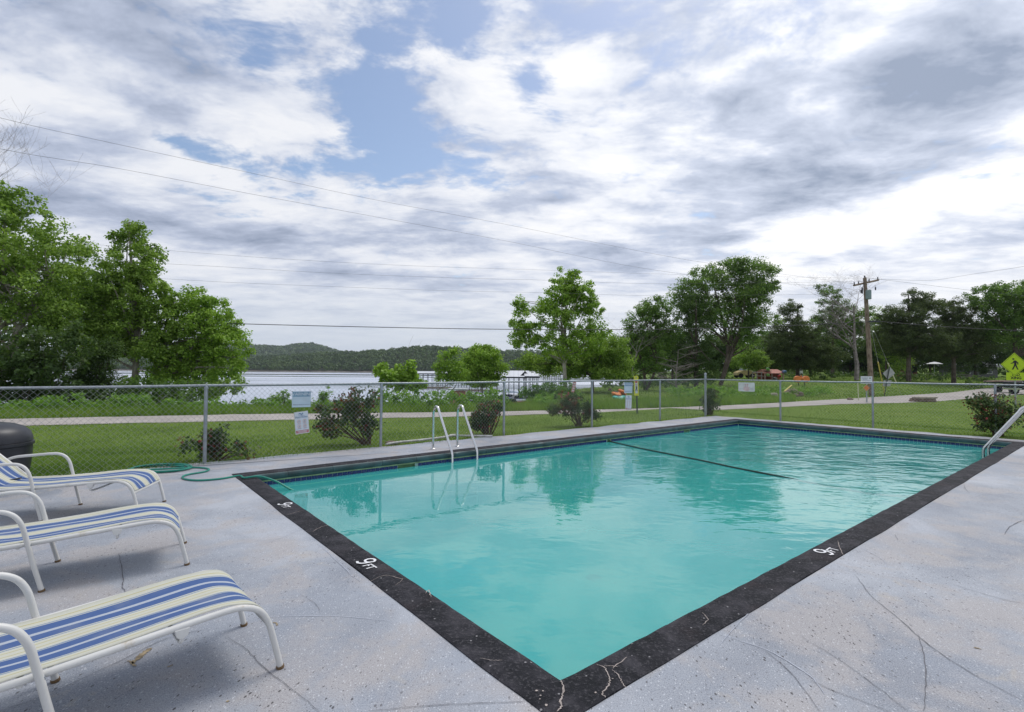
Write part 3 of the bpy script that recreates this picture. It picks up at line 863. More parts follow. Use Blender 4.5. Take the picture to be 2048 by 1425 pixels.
# ladders
def ladder(u_a, u_b, vfoot, vedge, inward, top, label, loc, zlow=.03):
    L_ = thing('pool_ladder', loc, label, 'pool ladder', 'pool ladders')
    s = inward                        # +1: water lies towards +v
    for uu in (u_a, u_b):
        pts = [W(uu, vfoot, .0), W(uu, vfoot, top-.16)]
        r_ = .11
        for k in range(1, 9):
            an = math.pi*(k/8)*.86
            pts.append(W(uu, vfoot + s*(r_-r_*math.cos(an)), top-.16+.16*math.sin(an) if an < math.pi/2 else top-.16+.16*math.sin(an)))
        pts += [W(uu, vedge-s*.02, zlow), W(uu, vedge, zlow-.06), W(uu, vedge, -1.0)]
        rail = MB().tube(pts, .0235, 10).build('rail', M['steel'], L_, smooth=True)
        c = W(uu, vfoot, 0)
        MB().lathe([(.05, .0), (.052, .008), (.03, .022)], (c.x, c.y, .001), 14).build('base_plate', M['steel'], rail if False else L_, smooth=True)
    for z in (-.245, -.53, -.81):
        MB().box(W((u_a+u_b)/2, vedge, z), (abs(u_b-u_a)-.04, .075, .028), YAW).build('tread', M['skimmer'] if False else M['steel'], L_, bevel=.004)
    return L_
ladder(5.005, 5.545, 8.45, vi1-.085, -1, .80, 'steel pool ladder on the far long side facing the lake', W(5.27, 8.45, 0))
ladder(12.86, 13.36, 1.20, vi0+.085, 1, .90, 'steel pool ladder cut by the right edge near the far corner', W(13.1, 1.20, 0), .12)

# ------------------------------------------------------------------ sun loungers
def lounger(o_uv, ang, label, back):
    loc = W(*o_uv, 0)
    T = thing('sun_lounger', loc, label, 'sun lounger', 'striped sun loungers on the deck', YAW+ang)
    B = lambda pts: bez([Vector(p) for p in pts], 6)
    for s in (-1, 1):
        y = .29*s
        MB().tube(B([(0, y, .005), (-.03, y, .13), (-.062, y, .245), (-.105, y, .315), (-.18, y, .352), (-.28, y, .357), (-.6, y, .338), (-1.0, y, .315), (-1.4, y, .31), (-1.74, y, .31)]), .0148, 10).build('side_rail', M['alum'], T, local=True, smooth=True)
        MB().tube(B([(-1.66, y*.98, .30), (-1.72, y*.98, .15), (-1.76, y*.98, .005)]), .0155, 8).build('leg', M['alum'], T, local=True, smooth=True)
        ya = .318*s
        MB().tube(B([(-.82, ya, .005), (-.865, ya, .18), (-.905, ya, .36), (-.935, ya, .47), (-.985, ya, .535), (-1.07, ya, .56), (-1.25, ya, .55), (-1.42, ya, .535), (-1.50, ya, .505), (-1.545, ya*.97, .455), (-1.57, ya*.93, .40)]), .0148, 10).build('armrest', M['alum'], T, local=True, smooth=True)
        MB().tube([(-.82, ya, .001), (-.823, ya, .014)], .019, 10).build('glide', M['rubber'], T, local=True)
        MB().tube([(0, y, .001), (-.003, y, .014)], .019, 10).build('glide', M['rubber'], T, local=True)
        MB().tube([(-.89, y, .315), (-.89, ya*1.02, .315)], .012, 8).build('bolt', M['galv'], T, local=True)
        b = MB(); b.prism([(-.03, 0), (.03, 0), (.022, -.035), (.0, -.048), (-.022, -.035)], (-.43, y, .343), (1, 0, 0), (0, 0, 1), .035); b.build('bracket', M['alum'], T, local=True, bevel=.004)
    MB().tube([(-.058, -.285, .235), (-.058, .285, .235)], .012, 8).build('crossbar', M['alum'], T, local=True, smooth=True)
    MB().tube([(-.95, -.285, .30), (-.95, .285, .30)], .012, 8).build('crossbar', M['alum'], T, local=True, smooth=True)
    MB().tube(B([(-.43, -.285, .315), (-.43, -.24, .27), (-.43, .24, .27), (-.43, .285, .315)]), .009, 6).build('crossbar', M['alum'], T, local=True, smooth=True)
    # seat sling with a lengthwise profile and a slight sag across
    prof = B([(-1.30, 0, .330), (-1.1, 0, .326), (-.9, 0, .332), (-.6, 0, .352), (-.3, 0, .374), (-.18, 0, .367), (-.105, 0, .33), (-.06, 0, .27), (-.052, 0, .25)])
    def sling(prof, name, sag, yw):
        ny = 14; vs = []; n_ = len(prof)
        for i, p in enumerate(prof):
            e = math.sin(math.pi*i/(n_-1))**.6
            for j in range(ny+1):
                tt = j/ny*2-1
                vs.append((p.x, yw*tt, p.z - sag*e*(1-tt*tt) + .0025*math.sin(i*.5+tt*4)))
        b = MB(); b.add(vs, [(i*(ny+1)+j, i*(ny+1)+j+1, (i+1)*(ny+1)+j+1, (i+1)*(ny+1)+j) for i in range(n_-1) for j in range(ny)])
        ob = b.build(name, M['sling'], T, local=True, smooth=True)
        sd = ob.modifiers.new('thick', 'SOLIDIFY'); sd.thickness = .004
        return ob
    sling(prof, 'seat_sling', .022, .278)
    ba = back; px_, pz_ = -1.27, .335
    dx, dz2 = -math.cos(ba), math.sin(ba)
    bp = [Vector((px_+.02, 0, pz_-.004))] + [Vector((px_+dx*k, 0, pz_+dz2*k)) for k in (.10, .3, .5, .66)]
    sling(bez(bp, 5), 'back_sling', .02, .262)
    for s in (-1, 1):
        MB().tube([(px_, .268*s, pz_-.01), (px_+dx*.70, .268*s, pz_+dz2*.70-.01)], .014, 8).build('back_rail', M['alum'], T, local=True, smooth=True)
    MB().tube([(px_+dx*.69, -.268, pz_+dz2*.69-.01), (px_+dx*.69, .268, pz_+dz2*.69-.01)], .014, 8).build('crossbar', M['alum'], T, local=True, smooth=True)
    MB().tube([(px_+.01, -.285, pz_-.03), (px_+.01, .285, pz_-.03)], .012, 8).build('crossbar', M['alum'], T, local=True, smooth=True)
    return T
lounger((.745, 3.04), .075, 'nearest blue striped sun lounger at the bottom left corner', R(18))
lounger((.625, 4.90), -.09, 'middle of the three blue striped sun loungers', R(22))
far_l = lounger((.537, 6.655), -.464, 'farthest blue striped lounger beside the black filter tank', R(42))
mb = MB(); pts = [Vector((-1.36, -.2, .345)), Vector((-1.30, .0, .345)), Vector((-1.24, .10, .352))]
mb.tube(bez(pts, 4), .008, 6).build('strap', M['ink_black'], far_l, local=True, smooth=True)

# ------------------------------------------------------------------ filter tank
tp = PT(58, 900, 6.2); tc_ = Vector((tp.x-.53, tp.y, 0))
tank = thing('pool_filter_tank', tc_, 'black domed pool filter tank at the left edge of the photo', 'filter tank')
MB().lathe([(.30, .10), (.37, .14), (.405, .22), (.42, .36), (.428, .53)], tc_, 40).build('lower_body', M['tank'], tank, smooth=True)
MB().lathe([(.428, .533), (.442, .538), (.442, .572), (.428, .577)], tc_, 40).build('seam_band', M['tank'], tank, smooth=True)
MB().lathe([(.428, .58), (.424, .63), (.40, .70), (.345, .755), (.25, .795), (.14, .815), (.05, .82)], tc_, 40).build('dome', M['tank'], tank, smooth=True)
MB().lathe([(.34, 0), (.34, .06), (.30, .11)], tc_, 24).build('base', M['tank'], tank)
MB().lathe([(.06, .815), (.06, .85), (.04, .865), (.02, .87)], tc_, 20).build('valve', M['tank'], tank, smooth=True)

# ------------------------------------------------------------------ garden hose
hp = []
for k in range(26):
    an = k/26*2*math.pi*2.6; c = G(318, 941, 0); rr = .36+.05*math.sin(k*.7)
    hp.append(Vector((c.x+rr*1.1*math.cos(an+1), c.y+rr*.75*math.sin(an+1), .014+.012*(k//10))))
hp += [G(x, y, .014) for x, y in [(375, 936), (405, 936), (418, 939), (408, 944), (378, 949), (365, 954), (372, 959), (400, 961), (440, 958), (478, 952)]]
hp += [W(1.62, 7.62, .028), W(1.80, 7.58, .03), W(1.98, 7.46, -.04), W(2.12, 7.36, -.14), W(2.24, 7.30, -.20)]
ho = MB().tube(bez(hp, 5), .0125, 8).build('garden_hose', M['hose'], None, loc=G(380, 950, 0), smooth=True)
tag(ho, 'green garden hose coiled by the deck edge and running into the pool', 'hose')

# ------------------------------------------------------------------ chain link fence
WIRE_R = .0021
def fence_run(pts, name, label, heights, skip_first=False):
    """pts: post bases (world, z=0)"""
    T = thing('chain_link_fence', pts[0], label, 'fence', 'runs of the chain link fence')
    for i, p in enumerate(pts):
        if i == 0 and skip_first: continue
        h = heights.get(i, 1.19); r = .037 if i in heights else .027
        g = -.05
        MB().tube([Vector((p.x, p.y, g)), Vector((p.x, p.y, h))], r, 12).build('post', M['galv'], T, smooth=True)
        MB().lathe([(r+.004, h-.035), (r+.006, h-.01), (r+.001, h+.012), (.012, h+.045)], (p.x, p.y, 0), 12).build('post_cap', M['galv'], T, smooth=True)
        if i in heights:
            for z in (.25, .55, .85, 1.1): MB().lathe([(r+.004, z-.012), (r+.004, z+.012)], (p.x, p.y, 0), 12).build('band', M['galv'], T)
    allp = []
    for a, b in zip(pts[:-1], pts[1:]):
        t = (b-a).normalized()
        rl = [a.lerp(b, k/8) + Vector((0, 0, 1.215-.006*math.sin(math.pi*k/8))) for k in range(9)]
        MB().tube(rl, .021, 10).build('top_rail', M['galv'], T, smooth=True)
        # chain link fabric: zig-zag wires, neighbours hooked into each other
        L = (b-a).length; half = .0405; nw = int(L/half); nrm = Vector((-t.y, t.x, 0))
        if nrm.dot(Vector((-a.x, -a.y, 0))) < 0: nrm = -nrm
        nz = 31
        k = np.arange(nz); zz = .02 + k*half
        V_, F_ = [], []
        for i in range(nw):
            s = i*half + half*((k + i) % 2)
            s = s + .004*np.sin(i*.13+k*.3)
            cx = a.x + t.x*s + nrm.x*.028; cy = a.y + t.y*s + nrm.y*.028
            base = i*nz*3
            P_ = np.zeros((nz, 3, 3))
            for c_, an in enumerate((0, 2.094, 4.189)):
                P_[:, c_, 0] = cx + nrm.x*WIRE_R*math.cos(an) + t.x*WIRE_R*math.sin(an)*1.2
                P_[:, c_, 1] = cy + nrm.y*WIRE_R*math.cos(an) + t.y*WIRE_R*math.sin(an)*1.2
                P_[:, c_, 2] = zz
            V_.append(P_.reshape(-1, 3))
            r0 = base + np.arange(nz-1)*3
            for c_ in range(3):
                d_ = (c_+1) % 3
                F_.append(np.stack([r0+c_, r0+d_, r0+3+d_, r0+3+c_], 1))
        V_ = np.concatenate(V_) - np.array(base_of(T)); F_ = np.concatenate(F_)
        me = np_mesh('chain_link_mesh', V_, F_, M['galv_wire'])
        tag(link('chain_link_mesh', me, None, T), kind='stuff')
    return T
FV = 9.30
lp = [W(-4.6, FV), W(-1.55, FV), W(1.407, FV), W(4.35, FV), W(7.37, FV), W(10.36, FV), W(13.42, FV), W(16.0, FV)]
fence_run(lp, 'fence', 'long chain link fence run between the pool and the lake', {7: 1.40})
rp_ = [W(16.0, FV), G(1561, 842, 0), G(1746, 853, 0), G(1992, 870, 0), W(17.45, -.4)]
fence_run(rp_, 'fence', 'chain link fence run past the short end of the pool', {}, skip_first=True)
def fpt(px, py, off=.05):                   # pixel -> point just in front of the long fence
    d = ray(px, py); vd = d.x*UV_V.x + d.y*UV_V.y
    return d*((FV-off)/vd) + Vector((0, 0, H))
def fpt2(px, py, a, b, off=.05):
    t = (b-a).normalized(); n_ = Vector((-t.y, t.x, 0)); d = ray(px, py)
    if n_.dot(a) < 0: n_ = -n_
    return d*((a.dot(n_)-off)/d.dot(n_)) + Vector((0, 0, H))

# ------------------------------------------------------------------ signs on the fence
UP = Vector((0, 0, 1))
def board(T, c, ax, wd, ht, mat, name='board', tilt=0.0, thick=.004, off=0.0, rad=.0):
    ax = Vector(ax).normalized(); up = UP
    if tilt:
        ca, sa = math.cos(tilt), math.sin(tilt); ax, up = ax*ca + up*sa, up*ca - ax*sa
    n_ = ax.cross(up); o_ = Vector(c) + n_*off
    hw, hh = wd/2, ht/2
    if rad:
        poly = []
        for cx_, cy_, a0 in ((hw-rad, hh-rad, 0), (-hw+rad, hh-rad, 90), (-hw+rad, -hh+rad, 180), (hw-rad, -hh+rad, 270)):
            for k in range(4): an = R(a0+30*k); poly.append((cx_+rad*math.cos(an), cy_+rad*math.sin(an)))
    else: poly = [(-hw, -hh), (hw, -hh), (hw, hh), (-hw, hh)]
    mb = MB(); mb.prism(poly, o_, ax, up, thick); mb.build(name, M[mat], T)
    return ax, up, n_
def warning_sign(c, ax, label, readable, wd=.36, ht=.26):
    T = thing('warning_sign', c, label, 'sign')
    a, u_, n_ = board(T, c, ax, wd, ht, 'sign_pale', tilt=-.01)
    board(T, Vector(c)+u_*(ht*.32), a, wd*.94, ht*.30, 'sign_blue', 'header_band', thick=.001, off=.004)
    text_mesh('WARNING', ht*.30, M['sign_white'], 'lettering', T, frame(Vector(c)+u_*(ht*.32)+n_*.006, a, u_), bold=.1)
    for k in range(4):
        board(T, Vector(c)+u_*(ht*(.08-.075*k)), a, wd*(.80-.05*(k % 2)), ht*.018, 'sign_white', 'print_line', thick=.001, off=.004)
    for k in range(9):
        board(T, Vector(c)-u_*(ht*.335)+a*(wd*(-.40+.1*k)), a, wd*random.uniform(.05, .085), ht*.06, 'ink_grey', 'print_line', thick=.001, off=.004)
    for s in (-1, 1):
        MB().tube([Vector(c)+u_*(ht*.46)+a*(s*wd*.47)-n_*.01, Vector(c)+u_*(ht*.52)+a*(s*wd*.52)+n_*.008], .005, 6).build('cable_tie', M['ink_black'], T)
def rules_sign(c, ax, label, tilt=.06, wd=.27, ht=.40):
    T = thing('pool_rules_sign', c, label, 'sign')
    a, u_, n_ = board(T, c, ax, wd, ht, 'house_white', tilt=tilt)
    c = Vector(c)
    ax2 = dict(tilt=0.0, thick=.001, off=.004)
    def bd(p, w_, h_, mat, name):
        mb = MB(); mb.prism([(-w_/2, -h_/2), (w_/2, -h_/2), (w_/2, h_/2), (-w_/2, h_/2)], p+n_*.004, a, u_, .001); mb.build(name, M[mat], T)
    bd(c, wd*.93, ht*.95, 'sign_white', 'printed_face')
    text_mesh('Pool Rules', ht*.125, M['ink_blue'], 'lettering', T, frame(c+u_*(ht*.25)+n_*.007, a, u_), bold=.1)
    # swimmer emblem
    mb = MB(); o_ = c+u_*(ht*.38)+n_*.006
    mb.prism([(-.055, .0), (-.03, .022), (-.005, .012), (.02, -.012), (.0, -.014), (-.02, .004)], o_, a, u_, .001)
    mb.prism([(.022+.012*math.cos(k*.9), .008+.012*math.sin(k*.9)) for k in range(7)], o_, a, u_, .001)
    mb.prism([(-.06, -.022), (.05, -.022), (.05, -.027), (-.06, -.027)], o_, a, u_, .001)
    mb.build('swimmer_emblem', M['ink_blue'], T)
    for ix, iy in ((-1, .06), (1, .06), (-1, -.16), (1, -.16)):
        o_ = c + a*(ix*wd*.2) + u_*(ht*iy) + n_*.006
        mb = MB(); n = 16; r1, r2 = .030, .024
        vs = [o_+a*(r1*math.cos(2*math.pi*k/n))+u_*(r1*math.sin(2*math.pi*k/n)) for k in range(n)] + [o_+a*(r2*math.cos(2*math.pi*k/n))+u_*(r2*math.sin(2*math.pi*k/n)) for k in range(n)]
        mb.add(vs, [(k, (k+1) % n, n+(k+1) % n, n+k) for k in range(n)]); mb.build('prohibition_ring', M['salmon'], T)
        mb = MB(); mb.prism([(-.012, -.012), (.002, -.014), (.013, .008), (.006, .015), (-.006, .004)], o_, a, u_, .001); mb.build('pictogram', M['ink_grey'], T)
        bd(c + a*(ix*wd*.2) + u_*(ht*(iy-.105)), wd*.3, ht*.022, 'ink_grey', 'print_line')
    bd(c-u_*(ht*.40), wd*.90, ht*.12, 'ink_red', 'footer_band')
    for k in (0, 1):
        mb = MB(); w_ = wd*(.74-.14*k); h_ = ht*.022
        mb.prism([(-w_/2, -h_/2), (w_/2, -h_/2), (w_/2, h_/2), (-w_/2, h_/2)], c-u_*(ht*(.378+.045*k))+n_*.006, a, u_, .001); mb.build('print_line', M['sign_white'], T)
warning_sign(fpt(603, 799), UV_U, 'faded blue and white WARNING sign left of a rose bush', True, .315, .275)
rules_sign(fpt(603.5, 845.5), UV_U, 'tilted white Pool Rules sign with red foot below the WARNING sign', .09, .235, .385)
warning_sign(fpt(1256.5, 776), UV_U, 'pale blue WARNING sign left of the slim yellow crossing sign', False, .36, .30)
rules_sign(fpt(1257, 805.5), UV_U, 'small white Pool Rules sign beside the slim yellow crossing sign', -.03, .27, .41)
c = fpt2(1493, 774.5, rp_[0], rp_[1]); ax = (rp_[1]-rp_[0]).normalized()
T = thing('first_aid_sign', c, 'white sign with small red lettering on the fence near its corner post', 'sign')
a, u_, n_ = board(T, c, ax, .50, .285, 'house_white', rad=.02)
for px_, pz_ in ((-.03, .08), (.03, .08), (-.03, .03), (.03, .03)):
    board(T, c+a*px_+u_*pz_, a, .03, .02, 'ink_red', 'red_mark', thick=.001, off=.004)
for k, ww in enumerate((.20, .16, .20, .12)):
    board(T, c-u_*(.01+.033*k), a, ww, .014, 'pink', 'print_line', thick=.001, off=.004)
for sx_ in (-1, 1): board(T, c-u_*.055+a*(sx_*.15), a, .09, .008, 'ink_grey', 'print_line', thick=.001, off=.004)

# loose pipe along the fence foot
pp = [G(x, y, .03) for x, y in [(772, 889), (800, 884.5), (838, 881), (880, 876), (905, 871.5)]]
T = thing('pvc_pipe', pp[0], 'dirty white plastic pipe lying along the fence foot behind the ladder', 'pipe')
MB().tube(pp, .024, 10).build('pipe', M['pvc'], T, smooth=True)
MB().tube([G(905, 871.5, .03), G(925, 871.8, .03), G(985, 872.5, .03)], .021, 10).build('pipe', M['pvc'], T, smooth=True)
MB().tube([G(899, 872.5, .03), G(908, 871.2, .03), G(915, 871.6, .03)], .034, 10).build('elbow', M['pvc'], T, smooth=True)

# ================================================================== vegetation
def leaf_quads(centres, sizes, nleaf, leaf, flat=.75, up=.5, elong=1.35, droop=0.0):
    """diamond leaves scattered in sprays; returns verts, faces"""
    nC = len(centres); N = nC*nleaf
    idx = np.repeat(np.arange(nC), nleaf)
    d = rng.normal(size=(N, 3)); d /= np.linalg.norm(d, axis=1)[:, None] + 1e-9
    r = rng.random(N)**.5
    off = d*(r*sizes[idx])[:, None]; off[:, 2] *= flat
    c = centres[idx] + off
    nrm = rng.normal(size=(N, 3)); nrm[:, 2] += up*2; nrm += d*.5
    nrm /= np.linalg.norm(nrm, axis=1)[:, None]
    t = rng.normal(size=(N, 3)); t[:, 2] -= droop; t -= nrm*(t*nrm).sum(1)[:, None]; t /= np.linalg.norm(t, axis=1)[:, None] + 1e-9
    b = np.cross(nrm, t)
    L = leaf*rng.uniform(.6, 1.25, N)[:, None]
    v = np.empty((N, 4, 3))
    v[:, 0] = c - t*L*.5*elong; v[:, 1] = c + b*L*.42 + nrm*L*.06; v[:, 2] = c + t*L*.5*elong; v[:, 3] = c - b*L*.42 + nrm*L*.06
    return v.reshape(-1, 3), np.arange(N*4).reshape(-1, 4)

def in_lobes(lobes, n, shell=2.4):
    ws = np.array([l[3]*l[4]*l[5] for l in lobes])**.72; ws /= ws.sum()
    k = rng.choice(len(lobes), n, p=ws); Lb = np.array(lobes)[k]
    d = rng.normal(size=(n, 3)); d /= np.linalg.norm(d, axis=1)[:, None]
    r = rng.random(n)**(1/shell)
    return Lb[:, :3] + d*Lb[:, 3:6]*r[:, None]

def limb(mb, a, b, r0, r1, sag=.0, n=6, sides=5, wig=.06):
    a, b = Vector(a), Vector(b); L = (b-a).length; pts, rad = [], []
    off = Vector((random.uniform(-1, 1), random.uniform(-1, 1), 0))*wig*L
    for k in range(n+1):
        t = k/n; p = a.lerp(b, t) + off*math.sin(math.pi*t) + Vector((0, 0, sag*L*math.sin(math.pi*t)))
        pts.append(p); rad.append(r0*(1-t)**.8 + r1)
    mb.tube(pts, rad, sides, cap=False)

def tree(name, label, px, Y, lobes, trunk, leafm, barkm, ncl, nleaf, leaf, csize, cat='tree', group=None, flat=.75, up=.5,
         elong=1.35, limbs=26, base=None, droop=0.0, shell=2.4, stems=None, twigs=False):
    """lobes: (px, py, rx_px, rz_px[, dy]) ellipses of the crown, read at depth Y"""
    b = ground(px, Y) if base is None else base
    k = Y/F; nleaf = int(nleaf*2.5); leaf *= .63
    T = thing(name, b, label, cat, group)
    LB = []
    for l in lobes:
        p = PT(l[0], l[1], Y); dy = l[4] if len(l) > 4 else 0
        LB.append((p.x, p.y+dy, p.z, l[2]*k, l[2]*k*.85, l[3]*k))
    cs = in_lobes(LB, ncl, shell)
    lo_z = b.z + .05
    cs[:, 2] = np.maximum(cs[:, 2], lo_z)
    bn = np.array(b)
    v, f = leaf_quads(cs - bn, csize*rng.uniform(.6, 1.3, len(cs)), nleaf, leaf, flat, up, elong, droop)
    mb = MB()
    stems = stems or [[(px, trunk[1])]]
    r0 = trunk[0]
    for st in stems:
        pts = [Vector(b) + Vector((0, 0, -.15))] + [PT(x, y, Y) for x, y in st]
        pp = bez(pts, 6); n_ = len(pp)
        mb.tube(pp, [r0*(1-.8*i/(n_-1)) for i in range(n_)], 8)
        for i in range(max(1, limbs//len(stems))):
            j = int(len(cs)*random.random()); c = Vector(cs[j])
            # leave the stem lower than the spray it reaches
            cand = [q for q in range(2, n_) if pp[q].z < c.z-.1] or [n_//2]
            q = cand[min(len(cand)-1, int(len(cand)*random.uniform(.45, 1.0)))]
            rr = r0*(1-.8*q/(n_-1))
            limb(mb, pp[q], c, rr*.5, .012, sag=-.05 if c.z > pp[q].z+1 else .04)
    mb.build('trunk', M[barkm], T, smooth=True)
    me = np_mesh('crown', v, f, M[leafm]); link('crown', me, None, T)
    return T

def bare_tree(name, label, px, Y, top, spread, barkm, levels=4, r0=.12, seed=1, cat='tree', lean=0.0, base=None, first=.45, angle=.55, kids=4, wig=.16):
    rs = random.Random(seed); b = ground(px, Y) if base is None else base
    T = thing(name, b, label, cat); mb = MB(); tw = MB()
    topp = PT(px+lean, top, Y); Ht = topp.z-b.z
    def grow(p, d, L, r, lev):
        pts, rad = [p], [r]; q = p
        for k in range(5):
            d = (d + Vector((rs.uniform(-wig, wig), rs.uniform(-wig, wig), rs.uniform(-.03, .10)))).normalized()
            q = q + d*(L/5); pts.append(q); rad.append(max(.004, r*(1-.16*(k+1))))
        (mb if lev < 2 else tw).tube(pts, rad, 5 if lev < 2 else 3, cap=False)
        if lev >= levels: return
        for k in range(kids + (1 if lev == 0 else 0)):
            t = rs.uniform(.3 if lev else first, 1.0); i = min(4, int(t*5)); o_ = pts[i].lerp(pts[i+1], t*5-i)
            az = rs.uniform(0, 6.283); side = Vector((math.cos(az), math.sin(az)*.8, 0))
            nd = (d*(1-angle) + side*angle*spread + Vector((0, 0, .12))).normalized()
            grow(o_, nd, L*rs.uniform(.42, .66), rad[i]*.55, lev+1)
    grow(Vector(b), Vector((lean/F*Y/Ht, 0, 1)).normalized(), Ht*.72, r0, 0)
    mb.build('trunk', M[barkm], T, smooth=True); tw.build('twigs', M[barkm], T)
    return T

def shrub(name, label, px, Y, lobes, leafm, ncl, nleaf, leaf, csize, base=None, cat='shrub', group=None, stems=7, red=0, flowers=0, stemm='twig', flat=.85, up=.35, elong=1.35, foot=None):
    b = ground(px, Y) if base is None else base
    k = Y/F; T = thing(name, b, label, cat, group)
    LB = []
    for l in lobes:
        p = PT(l[0], l[1], Y); LB.append((p.x, p.y+(l[4] if len(l) > 4 else 0), p.z, l[2]*k, l[2]*k*.9, l[3]*k))
    cs = in_lobes(LB, ncl, 2.2); cs[:, 2] = np.maximum(cs[:, 2], b.z+.04); bn = np.array(b)
    v, f = leaf_quads(cs-bn, csize*rng.uniform(.6, 1.3, len(cs)), nleaf, leaf, flat, up, elong)
    link('foliage', np_mesh('foliage', v, f, M[leafm]), None, T)
    mb = MB()
    for i in range(stems):
        j = int(len(cs)*random.random())
        limb(mb, Vector(b)+Vector((random.uniform(-.08, .08), random.uniform(-.08, .08), -.04)), cs[j], .012+.004*Y/10, .003, .05, wig=.12)
    mb.build('stems', M[stemm], T)
    if red:
        c2 = in_lobes(LB, red, 5.0); c2[:, 2] = np.maximum(c2[:, 2], b.z+.05)
        v, f = leaf_quads(c2-bn, np.full(len(c2), csize*.8), 9, leaf*.9, 1.2, .2)
        tag(link('red_shoots', np_mesh('red_shoots', v, f, M['rose_red']), None, T), kind='stuff')
    if flowers:
        c2 = in_lobes(LB, flowers, 9.0); c2[:, 2] = np.maximum(c2[:, 2], b.z+.1)
        v, f = leaf_quads(c2-bn, np.full(len(c2), .025), 6, .045, 1, .2, 1.0)
        tag(link('blossoms', np_mesh('blossoms', v, f, M['flower']), None, T), kind='stuff')
    return T

# ---- left grove
tree('sycamore_tree', 'large leafy tree cut by the left edge of the photo', -25, 27, [(10, 490, 120, 110), (-90, 480, 130, 140), (60, 570, 110, 95), (5, 400, 45, 40), (120, 500, 45, 36), (-60, 630, 150, 60), (95, 620, 60, 60)],
     (.26, 430), 'syc', 'bark_syc', 520, 34, .21, .52, limbs=46, stems=[[(-15, 690), (5, 600), (10, 430)], [(20, 700), (60, 620), (110, 540)]])
tree('sycamore_tree', 'tall sycamore with a narrow top and pale trunk in the left grove', 272, 30, [(255, 470, 34, 34), (262, 530, 68, 46), (250, 600, 84, 60), (300, 560, 50, 36), (240, 665, 80, 45), (210, 560, 30, 30), (330, 640, 50, 45), (302, 505, 26, 22), (295, 690, 64, 40), (205, 690, 64, 40), (215, 620, 50, 50)],
     (.21, 450), 'syc', 'bark_syc', 520, 32, .20, .42, limbs=40, stems=[[(271, 740), (273, 690), (266, 600), (258, 445)]])
tree('sycamore_tree', 'spreading sycamore leaning over the water at the right of the left grove', 318, 31, [(410, 640, 62, 50), (450, 690, 50, 46), (370, 690, 66, 52), (395, 598, 42, 26), (470, 735, 28, 26), (420, 745, 55, 30), (340, 610, 40, 40), (345, 745, 50, 26)],
     (.17, 600), 'syc_y', 'bark_syc', 440, 30, .20, .42, limbs=46, stems=[[(312, 735), (322, 705), (350, 670), (400, 600)], [(330, 745), (365, 700), (440, 680)], [(335, 745), (390, 715), (470, 715)]])
tree('sycamore_tree', 'mid height leafy tree between the edge tree and the narrow topped sycamore', 150, 34, [(150, 560, 50, 50), (130, 620, 80, 60), (185, 610, 50, 60), (160, 500, 26, 30), (180, 670, 70, 40)],
     (.18, 520), 'syc', 'bark_syc', 240, 32, .21, .5, limbs=30, stems=[[(170, 690), (180, 625), (165, 560), (155, 500)]])
tree('cedar_tree', 'very dark cedar standing low among the left grove', 200, 27, [(200, 730, 34, 50), (180, 765, 46, 36), (215, 700, 24, 30)], (.10, 690), 'dark', 'bark', 150, 44, .11, .42, limbs=16)
shrub('thicket', 'dark leafy thicket under the leftmost tree', 60, 25, [(70, 700, 70, 50), (20, 740, 80, 50), (110, 745, 60, 45), (-60, 730, 70, 60), (150, 680, 30, 40)], 'dark', 230, 40, .15, .42, stems=16, stemm='bark')
shrub('thicket', 'mid green thicket round the foot of the narrow topped sycamore', 300, 27.5, [(300, 780, 70, 30), (370, 785, 60, 26), (240, 790, 50, 28)], 'oak', 130, 36, .13, .36, stems=10, stemm='bark')
shrub('thicket', 'low dark thicket on the bank below the leftmost tree', 70, 25.5, [(0, 790, 60, 26), (90, 792, 60, 24), (170, 790, 50, 26), (235, 795, 40, 20), (-80, 790, 60, 30)], 'dark', 190, 40, .13, .36, stems=12, stemm='bark')
shrub('thicket', 'light green low branches at the water under the leaning sycamore', 440, 29, [(430, 782, 44, 16), (470, 770, 20, 14), (380, 792, 40, 14)], 'syc', 60, 34, .13, .34, stems=8, stemm='bark')
bare_tree('dead_tree', 'bare grey branches reaching in at the upper left edge', -300, 26, 190, 1.0, 'bark_dead', 4, .13, 5, lean=70, kids=5)

# ---- middle
shrub('sapling', 'bright yellow green sapling left of a thin trunked tree', 785, 30, [(785, 755, 30, 22), (770, 745, 18, 16), (805, 765, 26, 18)], 'syc_y', 60, 26, .19, .34, stems=8, stemm='bark_syc')
shrub('sapling', 'narrow bright green sapling beside the bushier sapling', 826, 30, [(824, 748, 14, 20), (832, 766, 20, 14), (822, 733, 8, 8)], 'syc_y', 34, 24, .19, .3, stems=5, stemm='bark_syc')
tree('small_tree', 'small flat topped tree with a thin pale trunk near the marina', 877, 42, [(893, 722, 24, 16), (905, 705, 16, 10), (880, 735, 16, 12), (915, 740, 24, 16), (895, 755, 30, 12)], (.06, 705), 'syc_y', 'bark_syc', 95, 24, .20, .4, limbs=14, stems=[[(876, 760), (876, 728), (890, 712)]])
tree('round_tree', 'rounded bright green tree in front of the marina roofs', 965, 46, [(962, 722, 40, 32), (960, 700, 22, 14), (940, 740, 28, 26), (990, 740, 22, 24), (960, 760, 46, 14)], (.13, 700), 'syc_y', 'bark_syc', 240, 30, .24, .5, limbs=26)
